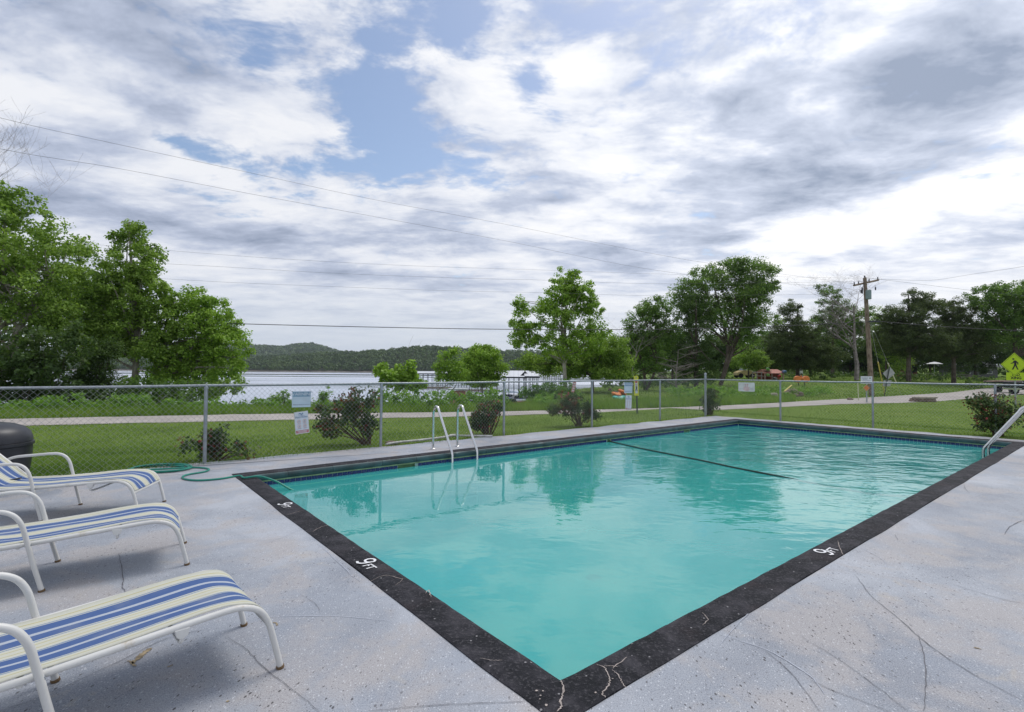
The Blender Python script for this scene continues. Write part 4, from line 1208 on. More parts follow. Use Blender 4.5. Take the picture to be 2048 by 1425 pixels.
tree('sycamore_tree', 'tall airy sycamore standing alone between the lake and the dark wood', 1132, 40, [(1128, 575, 34, 38), (1165, 600, 34, 36), (1110, 620, 48, 40), (1185, 610, 22, 26), (1042, 620, 17, 28), (1050, 660, 34, 36), (1130, 680, 70, 40), (1190, 670, 30, 40), (1150, 545, 18, 12), (1035, 680, 20, 14)],
     (.17, 560), 'syc_y', 'bark_syc', 470, 26, .21, .42, limbs=44, shell=2.2, stems=[[(1129, 740), (1128, 690), (1132, 640), (1130, 560)]])
tree('leafy_tree', 'low wide green tree at the foot of the airy sycamore', 1185, 44, [(1190, 710, 50, 36), (1225, 700, 34, 34), (1140, 725, 60, 26), (1090, 730, 50, 20), (1240, 735, 34, 24), (1060, 725, 34, 16), (1150, 745, 70, 14), (1210, 748, 50, 14)], (.16, 690), 'syc', 'bark', 420, 30, .22, .5, limbs=30)
shrub('willow_shrub', 'bright leafy shrubs on the bank below the airy sycamore', 1090, 38, [(1085, 785, 40, 16), (1050, 790, 22, 12), (1120, 778, 34, 18)], 'weed', 90, 30, .14, .36, stems=8)

# ---- right wood
tree('ragged_tree', 'ragged dark tree with a leaning trunk at the left of the wood', 1290, 50, [(1285, 650, 40, 44), (1310, 620, 34, 30), (1265, 690, 30, 34), (1300, 715, 50, 34), (1330, 665, 34, 40)], (.16, 610), 'oak', 'bark', 330, 30, .20, .46, limbs=34, stems=[[(1288, 745), (1278, 705), (1262, 670), (1268, 640)], [(1310, 740), (1312, 680), (1310, 610)]])
bare_tree('dead_tree', 'leafless tree with thin bare twigs left of the wood', 1262, 48, 622, 1.3, 'bark_dead', 3, .09, 9, kids=4)
tree('locust_tree', 'tallest feathery tree of the wood with open crown leaning right', 1440, 52, [(1400, 570, 44, 36), (1450, 555, 50, 34), (1500, 545, 46, 26), (1530, 570, 34, 22), (1385, 610, 40, 40), (1500, 590, 50, 26), (1510, 640, 44, 30), (1470, 530, 30, 14), (1545, 540, 18, 10), (1425, 625, 50, 40), (1475, 610, 46, 40), (1490, 670, 44, 34), (1355, 600, 24, 34)],
     (.22, 540), 'locust', 'bark', 700, 28, .19, .62, limbs=60, shell=2.2, flat=.7, elong=2.0, stems=[[(1450, 735), (1455, 690), (1440, 620), (1420, 545)], [(1455, 730), (1475, 680), (1510, 620), (1530, 555)]])
tree('dark_tree', 'dense dark tree with ivy clad trunk below the feathery tree', 1392, 50, [(1392, 680, 34, 60), (1410, 730, 36, 36), (1378, 630, 26, 40), (1370, 720, 30, 40)], (.24, 600), 'dark', 'bark', 230, 36, .17, .44, limbs=26)
bare_tree('dead_conifer', 'pale dead conifer with bare drooping branches before the dark wood', 1354, 46, 668, 1.9, 'bark_dead', 2, .10, 14, kids=13, first=.12, angle=.8)
tree('leafy_tree', 'light green young tree in the gap of the wood', 1497, 62, [(1497, 710, 24, 30), (1515, 722, 28, 18), (1480, 725, 22, 18)], (.12, 690), 'syc', 'bark', 120, 30, .22, .5, limbs=12)
tree('cedar_tree', 'broad dark cedar over the red kayak shed', 1595, 66, [(1580, 620, 22, 22), (1590, 660, 50, 34), (1610, 700, 66, 34), (1560, 700, 50, 34), (1640, 715, 50, 30), (1610, 732, 50, 10)], (.26, 610), 'cedar', 'bark', 620, 46, .15, .62, flat=.6, limbs=50, elong=2.4)
tree('oak_tree', 'green oak behind the dead topped tree', 1665, 78, [(1665, 620, 34, 34), (1690, 650, 50, 40), (1640, 660, 34, 34), (1720, 640, 40, 30), (1660, 580, 26, 18)], (.25, 600), 'oak', 'bark', 360, 32, .25, .6, limbs=26)
bare_tree('dead_topped_tree', 'tree with pale trunk and bare fan of branches behind the utility pole', 1713, 64, 548, 1.45, 'bark_dead', 4, .30, 23, kids=6, first=.3, angle=.56, wig=.19)
tree('cedar_tree', 'wide dark cedar right of the utility pole with bare lower trunk', 1817, 66, [(1835, 600, 26, 28), (1820, 640, 50, 36), (1800, 680, 50, 34), (1850, 685, 60, 36), (1780, 650, 26, 40), (1860, 610, 26, 18)], (.30, 590), 'cedar', 'bark', 620, 46, .15, .62, flat=.6, limbs=50, elong=2.4)
tree('cedar_tree', 'dark cedar between the wide cedar and the right edge oak', 1907, 68, [(1905, 625, 40, 30), (1915, 670, 50, 36), (1940, 690, 50, 36), (1880, 690, 50, 30)], (.28, 610), 'cedar', 'bark', 560, 46, .15, .62, flat=.6, limbs=44, elong=2.4)
tree('oak_tree', 'big green oak at the right edge above the crossing sign', 2030, 66, [(2010, 590, 60, 30), (2060, 600, 70, 44), (1970, 600, 36, 26), (2030, 650, 70, 50), (2100, 640, 70, 70), (1990, 650, 40, 40)], (.35, 580), 'oak', 'bark', 640, 34, .25, .6, limbs=40)
tree('leafy_tree', 'small bright green tree behind the guy wires', 1772, 72, [(1775, 680, 30, 40), (1790, 720, 34, 30), (1760, 640, 20, 26)], (.15, 640), 'syc', 'bark', 130, 30, .24, .55, limbs=12)
# backdrop of the wood: further trees that close the gaps
for i, (px, Y, top, wd, kind) in enumerate([(1270, 64, 670, 50, 'oak'), (1345, 70, 640, 46, 'dark'), (1440, 76, 660, 44, 'dark'), (1540, 84, 660, 44, 'dark'), (1620, 90, 665, 54, 'dark'), (1700, 92, 650, 50, 'dark'), (1760, 88, 640, 46, 'dark'), (1860, 90, 655, 56, 'dark'), (1950, 86, 640, 56, 'dark'), (2040, 84, 650, 60, 'dark'), (2120, 80, 640, 70, 'oak')]):
    lab = ['green tree at the left end of the wood behind the ragged tree', 'dark tree behind the pale dead conifer', 'dark tree behind the feathery tree trunks', 'dark tree behind the kayak shed, left of the broad cedar',
           'dark tree behind the broad cedar', 'dark tree behind the trunk of the dead topped tree', 'dark tree behind the guy wires of the pole', 'dark tree behind the wide cedar right of the pole',
           'dark tree behind the cedar left of the oak', 'dark tree behind the crossing sign', 'green tree beyond the right edge behind the crossing sign'][i]
    tree('backdrop_tree', lab, px, Y, [(px, (top+740)/2, wd, (740-top)*.48), (px-wd*.5, 715, wd*.7, 34), (px+wd*.5, 712, wd*.7, 36)], (.2, top+20), kind, 'bark', 260, 32, .27, .75, limbs=10, group='far trees closing the wood')
# hedge-like undergrowth at the edge of the wood (its own plants cannot be told apart)
def undergrowth(name, spots, mat, leaf, nleaf, csize, kind='stuff'):
    cs = np.array([[p.x, p.y, p.z+h] for p, h in spots])
    v, f = leaf_quads(cs, csize*rng.uniform(.6, 1.3, len(cs)), nleaf, leaf, .7, .3, 1.7)
    return tag(link(name, np_mesh(name, v, f, M[mat])), kind=kind)
sp = []
for px in np.linspace(1210, 2100, 260):
    if 1462 < px < 1568: continue
    Y = 56+random.uniform(-8, 14); Y = Y if px < 1440 else Y+16
    sp.append((ground(px, Y), random.uniform(.2, .9)))
undergrowth('wood_edge_undergrowth', sp, 'dark', .22, 22, .6)
sp = []
for px in np.linspace(1215, 2260, 620):
    Y = random.uniform(104, 120); top = float(np.interp(px, [1215, 1300, 1500, 1620, 1800, 2048, 2260], [690, 665, 672, 664, 650, 645, 640]))
    q = ground(px, Y); hh = PT(px, top, Y).z - q.z
    for k in range(3): sp.append((q, hh*random.uniform(.04, 1.0)))
undergrowth('background_wood', sp, 'dark', .42, 20, 1.1)
sp = []
for px in np.linspace(1340, 1660, 170):
    Y = random.uniform(33, 40) + max(0, (px-1500)*.05); sp.append((ground(px, Y), random.uniform(.05, .35 + .3*(px < 1560))))
undergrowth('ditch_weeds', sp, 'weed', .12, 26, .36)
# bank vegetation on the far side of the lane
sp = []
for px in np.linspace(-200, 1160, 760):
    a = (px-CX)/F; Y = float(np.interp(a, RA, RY)) + random.uniform(1.0, 6.0)
    h = .5*random.random()**2.2
    if 1002 < px < 1062: h = -.1; Y -= .4
    if 755 < px < 1010: h = random.uniform(.1, .95)
    if 30 < px < 300: h *= 1.5
    sp.append((ground(px, Y), h))
undergrowth('bank_weeds', sp, 'weed', .11, 30, .30)
undergrowth('bank_brambles', [(p + Vector((random.uniform(-.6, .6), random.uniform(-.8, 1.2), 0)), h*.7) for p, h in sp[::3]], 'oak', .09, 34, .26)
for i, (px, top, lab) in enumerate([(548, 790, 'feathery weed standing against the lake left of the WARNING sign'), (566, 775, 'tall feathery weed just left of the WARNING sign'), (650, 768, 'thin weed behind the rose bush against the lake'), (680, 800, 'low feathery weed behind the rose bush by the WARNING sign'), (520, 805, 'low feathery weed on the bank right of the left grove')]):
    Y = 24.5; shrub('tall_weed', lab, px, Y, [(px, (top+815)/2, 11, (815-top)*.45)], 'weed', 18, 26, .07, .16, stems=6, cat='weed', group='tall weeds on the bank', stemm='bark')

# ---- rose bushes along the fence
def rose(px, py, lobes, label, dens=1.0, red=14, fl=10, Yv=None):
    b = G(px, py, -.03); Y = b.y
    b = Vector((b.x, b.y, float(gz(b.x, b.y))))
    shrub('rose_bush', label, px, Y, lobes, 'rose', int(60*dens), 30, .05, .13, base=b, cat='rose bush', group='rose bushes along the fence', stems=14, red=red, flowers=fl)
rose(428, 922, [(425, 885, 22, 30), (385, 890, 22, 14), (440, 865, 12, 14), (480, 900, 26, 14), (425, 905, 24, 16)], 'small sparse rose bush split by a fence post, left of the signs', .75, 16, 6)
rose(738, 889, [(690, 825, 50, 34), (720, 800, 38, 26), (660, 855, 30, 20), (735, 850, 24, 24), (645, 825, 24, 18)], 'largest rose bush, right of the WARNING sign', 2.1, 34, 14)
rose(975, 869, [(972, 830, 28, 26), (955, 845, 20, 16), (990, 815, 16, 14)], 'rose bush with red flowers right of the pool ladder', 1.2, 18, 26)
rose(1160, 853, [(1150, 815, 38, 22), (1135, 800, 26, 16), (1180, 830, 20, 14), (1110, 820, 16, 12)], 'wide rose bush behind the leaning pink sign', 1.7, 34, 8)
rose(1419, 830, [(1420, 805, 20, 24), (1422, 785, 12, 12)], 'green bush round the taller corner post of the fence', 1.1, 0, 0)
rose(1998, 872, [(1990, 815, 44, 30), (1960, 805, 26, 16), (2020, 835, 36, 30), (1985, 845, 34, 22)], 'reddish rose bush at the right edge behind the second ladder', 2.0, 44, 10)

# ---- grass blades
def blades(name, N, lo, hi, keep, hmin, hmax, wd, mat, pxr=(-150, 2200)):
    px = rng.uniform(*pxr, N); a = (px-CX)/F
    if callable(lo): l = lo(a); h = hi(a)
    else: l, h = lo, hi
    t = rng.random(N); Y = 1/(1/l + (1/h-1/l)*t)
    x = a*Y; y = Y; k = keep(x, y)
    x, y = x[k], y[k]; n = len(x); z = gz(x, y)
    hg = rng.uniform(hmin, hmax, n); az = rng.uniform(0, 2*np.pi, n); ln = rng.uniform(.1, .7, n)*hg
    wv = wd*(.7+.6*rng.random(n))*np.maximum(1, y/14)
    dx, dy = np.cos(az), np.sin(az); sx_, sy_ = -dy, dx
    v = np.empty((n, 3, 3))
    v[:, 0] = np.stack([x-sx_*wv/2, y-sy_*wv/2, z-.005], 1); v[:, 1] = np.stack([x+sx_*wv/2, y+sy_*wv/2, z-.005], 1)
    v[:, 2] = np.stack([x+dx*ln, y+dy*ln, z+hg], 1)
    me = np_mesh(name, v.reshape(-1, 3), np.arange(n*3).reshape(-1, 3), M[mat])
    return tag(link(name, me), kind='stuff')
def lawn_keep(x, y):
    U = x*UV_U.x+y*UV_U.y; V = x*UV_V.x+y*UV_V.y
    edge = np.where(U < 1.5, 9.06+.45*np.clip((1.5-U)/8.5, 0, 1)+.02, 9.10)
    return (V > edge) | (U > 16.26)
nearY = lambda a: np.interp(a, RAn, RYn)
farY = lambda a: np.interp(a, RA, RY)
blades('lawn_grass', 230000, lambda a: np.full_like(a, 6.0), lambda a: nearY(a)+.1, lawn_keep, .025, .06, .009, 'grass')
blades('lawn_edge_grass', 60000, lambda a: np.full_like(a, 6.0), lambda a: nearY(a), lambda x, y: lawn_keep(x, y) & ((np.abs(x*UV_V.x+y*UV_V.y-9.2) < .28) | (np.abs(x*UV_U.x+y*UV_U.y-16.4) < .3)), .05, .13, .009, 'grass')
blades('verge_grass', 90000, lambda a: farY(a)-.05, lambda a: farY(a)+5.5, lambda x, y: x/y < .55, .12, .42, .016, 'tallgrass')
blades('far_lawn_grass', 60000, lambda a: farY(a)+.05, lambda a: farY(a)+40, lambda x, y: x/y > .1, .05, .13, .016, 'grass')

# ================================================================== far shore
def ridge(name, Y0, Y1, crest, pxs, shore_z, mat, rows=10):
    """wooded ridge: rises from the waterline at depth Y0 to its crest at Y1"""
    nx = len(pxs); V_ = np.zeros((rows, nx, 3))
    for i in range(rows):
        t = i/(rows-1); Y = Y0+(Y1-Y0)*t
        for j, px in enumerate(pxs):
            p = PT(px, 740, Y); zc = PT(px, np.interp(px, *crest), Y1).z
            V_[i, j] = (p.x, Y, shore_z + (zc-shore_z)*(math.sin(t*math.pi/2)**1.1) + (6*math.sin(p.x*.012+t*5)*t*(1-t)))
    q = np.array([(i*nx+j, i*nx+j+1, (i+1)*nx+j+1, (i+1)*nx+j) for i in range(rows-1) for j in range(nx-1)])
    me = np_mesh(name, V_.reshape(-1, 3), q, M[mat]); me.polygons.foreach_set('use_smooth', [True]*len(me.polygons))
    tag(link(name, me), kind='structure')
    return V_
def forest(name, V_, step, rx, rz, n, leaf, skip_first=.03):
    rows, nx, _ = V_.shape
    pts = []
    X0, X1 = V_[0, :, 0].min(), V_[0, :, 0].max(); Y0, Y1 = V_[0, 0, 1], V_[-1, 0, 1]
    for y in np.arange(Y0+ (Y1-Y0)*skip_first, Y1, step*1.15):
        t = (y-Y0)/(Y1-Y0)*(rows-1); i = min(rows-2, int(t)); f_ = t-i
        lx = V_[i, :, 0]*(1-f_)+V_[i+1, :, 0]*f_; lz = V_[i, :, 2]*(1-f_)+V_[i+1, :, 2]*f_
        xs = np.arange(lx.min(), lx.max(), step); xs = xs + rng.uniform(-.45, .45, len(xs))*step
        zs = np.interp(xs, lx, lz)
        pts.append(np.stack([xs, np.full_like(xs, y)+rng.uniform(-.4, .4, len(xs))*step, zs], 1))
    c = np.concatenate(pts); sc = rng.uniform(.65, 1.3, len(c))
    c[:, 2] += rz*sc*.9
    N = len(c)*n; idx = np.repeat(np.arange(len(c)), n)
    d = rng.normal(size=(N, 3)); d /= np.linalg.norm(d, axis=1)[:, None]; d[:, 2] = np.where(d[:, 2] < -.45, -d[:, 2], d[:, 2])
    p = c[idx] + d*np.array([rx, rx, rz])*sc[idx][:, None]*rng.uniform(.75, 1.05, N)[:, None]
    nrm = d + rng.normal(size=(N, 3))*.45; nrm /= np.linalg.norm(nrm, axis=1)[:, None]
    t = rng.normal(size=(N, 3)); t -= nrm*(t*nrm).sum(1)[:, None]; t /= np.linalg.norm(t, axis=1)[:, None]; b = np.cross(nrm, t)
    L = leaf*rng.uniform(.6, 1.3, N)[:, None]
    v = np.empty((N, 3, 3)); v[:, 0] = p-t*L; v[:, 1] = p+t*L*.6+b*L*.8; v[:, 2] = p+t*L*.6-b*L*.8
    return tag(link(name, np_mesh(name, v.reshape(-1, 3), np.arange(N*3).reshape(-1, 3), M['far'])), kind='stuff')
crest1 = ([-300, 300, 500, 640, 760, 830, 890, 960, 1100, 1400], [716, 722, 724, 715, 711, 703, 703, 710, 712, 712])
V1_ = ridge('far_shore_ridge', 900, 1080, crest1, np.linspace(-200, 1330, 120), LAKE_Z-.6, 'hill')
forest('far_shore_forest', V1_, 8.2, 4.6, 5.4, 64, 1.5, .035)
crest2 = ([-300, 300, 480, 520, 560, 600, 625, 645, 665, 690, 760, 900], [704, 701, 696, 698, 700, 695, 695, 700, 707, 713, 722, 732])
V2_ = ridge('far_hill', 1700, 2300, crest2, np.linspace(-100, 860, 70), LAKE_Z, 'hill')
forest('far_hill_forest', V2_, 19, 11, 8, 44, 4.6, .2)
mb = MB(); vs = []
for px in np.linspace(-200, 1330, 90):
    p = PT(px, 740, 893); vs += [(p.x, 893+random.uniform(-2, 2), LAKE_Z-.2), (p.x, 903, LAKE_Z+1.6+random.uniform(-.5, .9))]
mb.add(vs, [(2*i, 2*i+2, 2*i+3, 2*i+1) for i in range(89)])
tag(mb.build('rocky_shore', M['shore']), kind='structure')
# bleached dead trunks on the bank in front of the far shore
bare_tree('dead_sapling', 'thin dead sapling rising before the far shore', 818, 33, 690, .6, 'bark_dead', 1, .035, 31, kids=2)
bare_tree('dead_sapling', 'leaning bleached dead stem left of the thin trunked tree', 800, 36, 683, .5, 'bark_dead', 1, .03, 37, kids=1)

# ================================================================== marina
def dock_roof(px0, px1, Y, ytop, yeave, label, depth=9.0, posts=7, ybase=None):
    a, b = PT(px0, ytop, Y), PT(px1, ytop, Y); e = PT(px0, yeave, Y).z; top = a.z
    T = thing('boat_dock', Vector(((a.x+b.x)/2, Y, LAKE_Z)), label, 'boat dock', 'covered boat docks of the marina')
    ax = Vector((1, 0, 0)); L = b.x-a.x
    for s, nm in ((-1, 'roof_panel'), (1, 'roof_panel')):
        y0 = Y + s*depth/2
        n_ = max(4, int(L/.9)); mb = MB()
        for k in range(n_):
            x0, x1 = a.x+L*k/n_, a.x+L*(k+1)/n_-.03
            mb.add([(x0, Y, top), (x1, Y, top), (x1, y0, e), (x0, y0, e), (x0, Y, top-.06), (x1, Y, top-.06), (x1, y0, e-.06), (x0, y0, e-.06)],
                   [(0, 1, 2, 3), (7, 6, 5, 4), (0, 4, 5, 1), (2, 6, 7, 3), (1, 5, 6, 2), (0, 3, 7, 4)])
        mb.build(nm, M['roofmetal'], T)
    for k in range(posts):
        x = a.x + L*(k+.5)/posts
        for s in (-1, 1):
            MB().box((x, Y+s*depth*.46, (e+LAKE_Z)/2), (.14, .14, e-LAKE_Z)).build('post', M['dockdark'], T)
    MB().box(((a.x+b.x)/2, Y-depth*.46, LAKE_Z+.35), (L, .9, .3)).build('walkway', M['dockwood'], T)
    MB().box(((a.x+b.x)/2, Y+depth*.46, LAKE_Z+.35), (L, .9, .3)).build('walkway', M['dockwood'], T)
    MB().box(((a.x+b.x)/2, Y-depth*.48, e-.22), (L, .08, .3)).build('fascia', M['dockdark'], T)
    return T
def boat(px, Y, L, hullm, label, rz=0.0, top=None):
    b = PT(px, 760, Y); b.z = LAKE_Z
    T = thing('motor_boat', b, label, 'boat', 'boats moored at the docks', rz)
    n_ = 9; vs = []
    for i in range(n_):
        t = i/(n_-1); w_ = L*.16*(1 if t < .55 else math.cos((t-.55)/.45*math.pi/2)**.7+.02)
        x = (t-.5)*L; sh = .95+.25*t*t
        vs += [(x, -w_, sh), (x, -w_*.75, .05), (x, 0, -.15), (x, w_*.75, .05), (x, w_, sh)]
    fs = [(i*5+j, (i+1)*5+j, (i+1)*5+j+1, i*5+j+1) for i in range(n_-1) for j in range(4)] + [(0, 1, 2, 3, 4)]
    mb = MB(); mb.add(vs, fs); mb.add([(v[0], v[1]*.93, v[2]-.05) for v in vs if True][0::1], [(i*5, (i+1)*5, (i+1)*5+4, i*5+4) for i in range(n_-1)])
    mb.build('hull', M[hullm], T, local=True, smooth=True)
    mb = MB(); mb.prism([(-L*.12, .95), (L*.16, .95), (L*.09, 1.5), (-L*.1, 1.5)], (0, 0, 0), (1, 0, 0), (0, 0, 1), L*.24); mb.build('windscreen', M['glass'], T, local=True)
    mb = MB(); mb.box((-L*.47, 0, .7), (.4, .4, .8)); mb.build('outboard', M['ink_black'], T, local=True, bevel=.05)
    if top:
        mb = MB(); mb.box((-L*.05, 0, 2.15), (L*.42, L*.28, .07)); mb.build('canopy', M[top], T, local=True, bevel=.03)
        for sx_ in (-1, 1):
            for sy in (-1, 1): MB().tube([(-L*.05+sx_*L*.18, sy*L*.13, 1.0), (-L*.05+sx_*L*.18, sy*L*.13, 2.12)], .025, 6).build('canopy_pole', M['galv'], T, local=True)
    return T
dock_roof(1003, 1053, 118, 741.5, 753, 'covered dock with pale metal roof just right of a fence post', 10, 5)
dock_roof(1048, 1078, 108, 742, 752, 'second smaller covered dock with a dark gable beside the first', 8, 4)
dock_roof(1084, 1128, 140, 742.5, 748, 'covered dock roof half hidden behind the airy sycamore', 9, 5)
dock_roof(828, 902, 170, 742.8, 746.5, 'long low dock roof far out behind the saplings', 8, 8)
dock_roof(915, 1000, 150, 743.8, 750, 'dock roof mostly hidden by the rounded tree', 9, 8)
boat(1016, 104, 7, 'boat_white', 'white boat with blue canopy under the first dock', .4, 'canvas')
boat(1034, 99, 7, 'boat_blue', 'dark blue boat with canopy in front of the covered docks', .3, 'canvas')
boat(1060, 96, 6, 'boat_white', 'small white runabout below the second dock', -.2)
boat(1022, 88, 6.5, 'boat_red', 'maroon boat nearest the shore left of the bank shrubs', .2, None)
boat(985, 100, 7, 'boat_white', 'white boat glimpsed through the rounded tree', .5, 'canvas')
boat(912, 78, 6, 'boat_white', 'white boat with pale top seen above the ladder', .1, 'canvas')
boat(945, 84, 6, 'boat_blue', 'dark boat behind the bank right of the ladder', -.3, None)
# gable of the second dock
g0 = PT(1050, 752, 106); mb = MB(); mb.prism([(-1.0, 0), (1.0, 0), (0, 1.0)], g0, (1, 0, 0), (0, 0, 1), .1)
tag(mb.build('gable_sign_panel', M['dockdark'], None, loc=g0), 'small dark triangular gable at the end of the dock roof', 'gable')
# gangway to the shore
p0, p1, p2 = PT(1000, 809, 47), PT(1058, 809.5, 44), PT(1085, 815, 40)
T = thing('gangway', p2, 'pale curved gangway from the bank to the docks', 'gangway')
path = bez([p0, p1, p2], 8)
for i in range(len(path)-1):
    a, b = path[i], path[i+1]; t = (b-a).normalized(); s = Vector((-t.y, t.x, 0)).normalized()
    for k in range(3):
        c0, c1 = a.lerp(b, k/3+.02), a.lerp(b, (k+1)/3-.02)
        mb = MB(); mb.add([c0-s*.6, c0+s*.6, c1+s*.6, c1-s*.6, *(q-Vector((0, 0, .08)) for q in (c0-s*.6, c0+s*.6, c1+s*.6, c1-s*.6))], [(0, 1, 2, 3), (7, 6, 5, 4), (0, 4, 5, 1), (2, 6, 7, 3), (1, 5, 6, 2), (0, 3, 7, 4)])
        mb.build('plank', M['wood_pink'], T)
for s_ in (-1, 1):
    mb = MB(); mb.tube([q+Vector((0, s_*.62, -.15)) for q in path], .09, 6); mb.build('beam', M['dockdark'], T)
for k in (0, 8, 13):
    q = path[k]; MB().box((q.x, q.y, (q.z+gz(q.x, q.y))/2-.15), (.2, .2, max(.3, q.z-float(gz(q.x, q.y))))).build('support', M['dockdark'], T)
bp = ground(1037, 38.5); mb = MB(); mb.box((bp.x, bp.y, bp.z+.35), (.30, .26, .75)); mb.box((bp.x, bp.y, bp.z+.75), (.36, .32, .06))
tag(mb.build('utility_box', M['house_white'], None, loc=bp, bevel=.02), 'small white utility box below the gangway', 'utility box')
# shack by the shore
q = PT(916, 800, 50); q.z = float(gz(q.x, q.y)); zt = PT(916, 779, 50).z
T = thing('boat_shack', q, 'small rusty shack with a pale roof seen over the ladder', 'shack')
MB().box((q.x, q.y, (q.z+zt)/2-.1), (1.4, 1.2, zt-q.z-.1)).build('wall', M['brick_pink'], T)
MB().box((q.x, q.y, zt+.02), (1.8, 1.6, .14)).build('roof', M['roofmetal'], T)

# ================================================================== utility pole and wires
pb_ = ground(1743, 41); pt_ = PT(1729.5, 556, 41)
T = thing('utility_pole', pb_, 'leaning wooden utility pole with crossarm and transformer', 'utility pole')
MB().tube([pb_+Vector((0, 0, -.2)), pb_.lerp(pt_, .5), pt_], [.20, .165, .125], 12).build('pole', M['pole'], T, smooth=True)
ca, cb = PT(1707, 571.5, 40.7), PT(1757, 560.5, 41.6)
MB().tube([ca, cb], .075, 4).build('crossarm', M['pole'], T)
for t_ in (.03, .97, .62, .2):
    c = ca.lerp(cb, t_); MB().lathe([(.03, .05), (.05, .12), (.03, .15), (.055, .20), (.02, .26)], c, 8).build('insulator', M['tank'], T, smooth=True)
c = PT(1737, 590, 40.6); MB().lathe([(.17, -.36), (.2, -.33), (.2, .3), (.19, .36), (.08, .40)], c, 16).build('transformer', M['xfmr'], T, smooth=True)
c = PT(1724.5, 580, 40.7); MB().lathe([(.05, -.3), (.06, .1), (.03, .2)], c, 8).build('fuse_cutout', M['tank'], T)
MB().tube([PT(1730, 557, 41), PT(1729, 552, 41)], .05, 6).build('pole_top_pin', M['tank'], T)
MB().box(PT(1749, 643.5, 40.7), (.85, .12, .12)).build('bracket', M['dockdark'], T)
c = PT(1742, 575, 41)
for k, (x, y) in enumerate([(1722, 583), (1751, 577)]): MB().lathe([(.04, -.15), (.055, .0), (.035, .12)], PT(x, y, 41), 8).build('arrester', M['tank'], T)
# guy wires with yellow sleeves
def guy(p0, p1, sl0, sl1, label):
    T = thing('guy_wire', p1, label, 'guy wire', 'guy wires of the utility pole')
    MB().tube([p0, p1], .012, 5).build('cable', M['galv_wire'], T)
    MB().tube([p0.lerp(p1, sl0), p0.lerp(p1, sl1)], .045, 8).build('sleeve', M['yellow'] if sl1 > .9 else M['cream_post'], T, smooth=True)
g1 = ground(1769, 42.5); guy(PT(1741, 650, 41), g1, .52, 1.0, 'guy wire with pale yellow sleeve just right of the pole')
g2 = ground(1802, 43.5); guy(PT(1741, 645, 41), Vector((g2.x, g2.y, g2.z)), .55, .82, 'guy wire with orange sleeve behind the diamond sign')

def wire(pix, label, rad, mat, group):
    pts = bez([PT(x, y, Y) for x, y, Y in pix], 10)
    o_ = MB().tube(pts, rad, 4).build('overhead_wire', M[mat], None, loc=pts[-1])
    return tag(o_, label, 'wire', group)
GW = 'overhead wires running to the utility pole'
wire([(-260, 165, 17), (20, 241, 19), (240, 290, 22), (500, 346, 26), (740, 398, 29), (1000, 447, 33), (1385, 522, 37.5), (1707, 568, 40.7)], 'highest overhead wire crossing the sky from the upper left', .006, 'wire', GW)
wire([(-260, 232, 17), (5, 299, 19), (240, 338, 22), (500, 388, 26), (740, 432, 29), (1000, 480, 33), (1340, 545, 37.5), (1720, 580, 40.8)], 'second overhead wire, next below the highest', .006, 'wire', GW)
wire([(-100, 470, 30), (170, 488, 31), (500, 514, 33), (800, 531, 35), (1100, 541, 37), (1340, 549, 39), (1757, 558, 41.6)], 'third overhead wire, top of the lower bundle', .0055, 'wire_thin', GW)
wire([(-100, 508, 30), (370, 530, 32), (650, 546, 34), (900, 556, 36), (1100, 561, 37), (1340, 568, 39), (1745, 563, 41.3)], 'fourth overhead wire, middle of the lower bundle', .006, 'wire_thin', GW)
wire([(-100, 530, 30), (380, 561, 32), (650, 573, 34), (900, 582, 36), (1100, 586, 37), (1340, 592, 39), (1738, 588, 41)], 'fifth overhead wire, bottom of the lower bundle', .0055, 'wire_thin', GW)
wire([(-200, 636, 27), (200, 639, 29), (460, 647.5, 31), (740, 654.5, 33), (1010, 659, 35), (1300, 659.5, 37.5), (1500, 655, 39), (1740, 644, 40.6)], 'thick dark cable sagging low over the lake to the pole', .022, 'wire', GW)
wire([(1756, 643, 40.8), (1850, 651, 39), (1950, 657.5, 37), (2060, 662.5, 35), (2250, 668, 32)], 'thick cable leaving the pole to the right', .022, 'wire', GW)
wire([(1757, 558.5, 41.6), (1860, 561, 44), (1950, 548, 38), (2060, 531, 32), (2200, 500, 26)], 'thin wire rising from the pole to the upper right', .008, 'wire_thin', GW)
wire([(1735, 556, 41.2), (1850, 570, 41), (1960, 583, 40), (2100, 596, 39)], 'thin wire leaving the pole top behind the right hand trees', .008, 'wire_thin', GW)

# ================================================================== signs by the road
def post_sign(name, label, base, top, r, mat='galv', cat='sign'):
    T = thing(name, base, label, cat)
    MB().tube([base+Vector((0, 0, -.1)), top], r, 8).build('post', M[mat], T)
    return T
def diamond(T, c, ax, s, mat, name='diamond_panel', thick=.006, off=0.0, up=UP):
    ax = Vector(ax).normalized(); n_ = ax.cross(up)
    r_ = s*.04; h_ = s
    poly = [(0, -h_), (h_, 0), (0, h_), (-h_, 0)]
    mb = MB(); mb.prism(poly, Vector(c)+n_*off, ax, up, thick); return mb.build(name, M[mat], T)
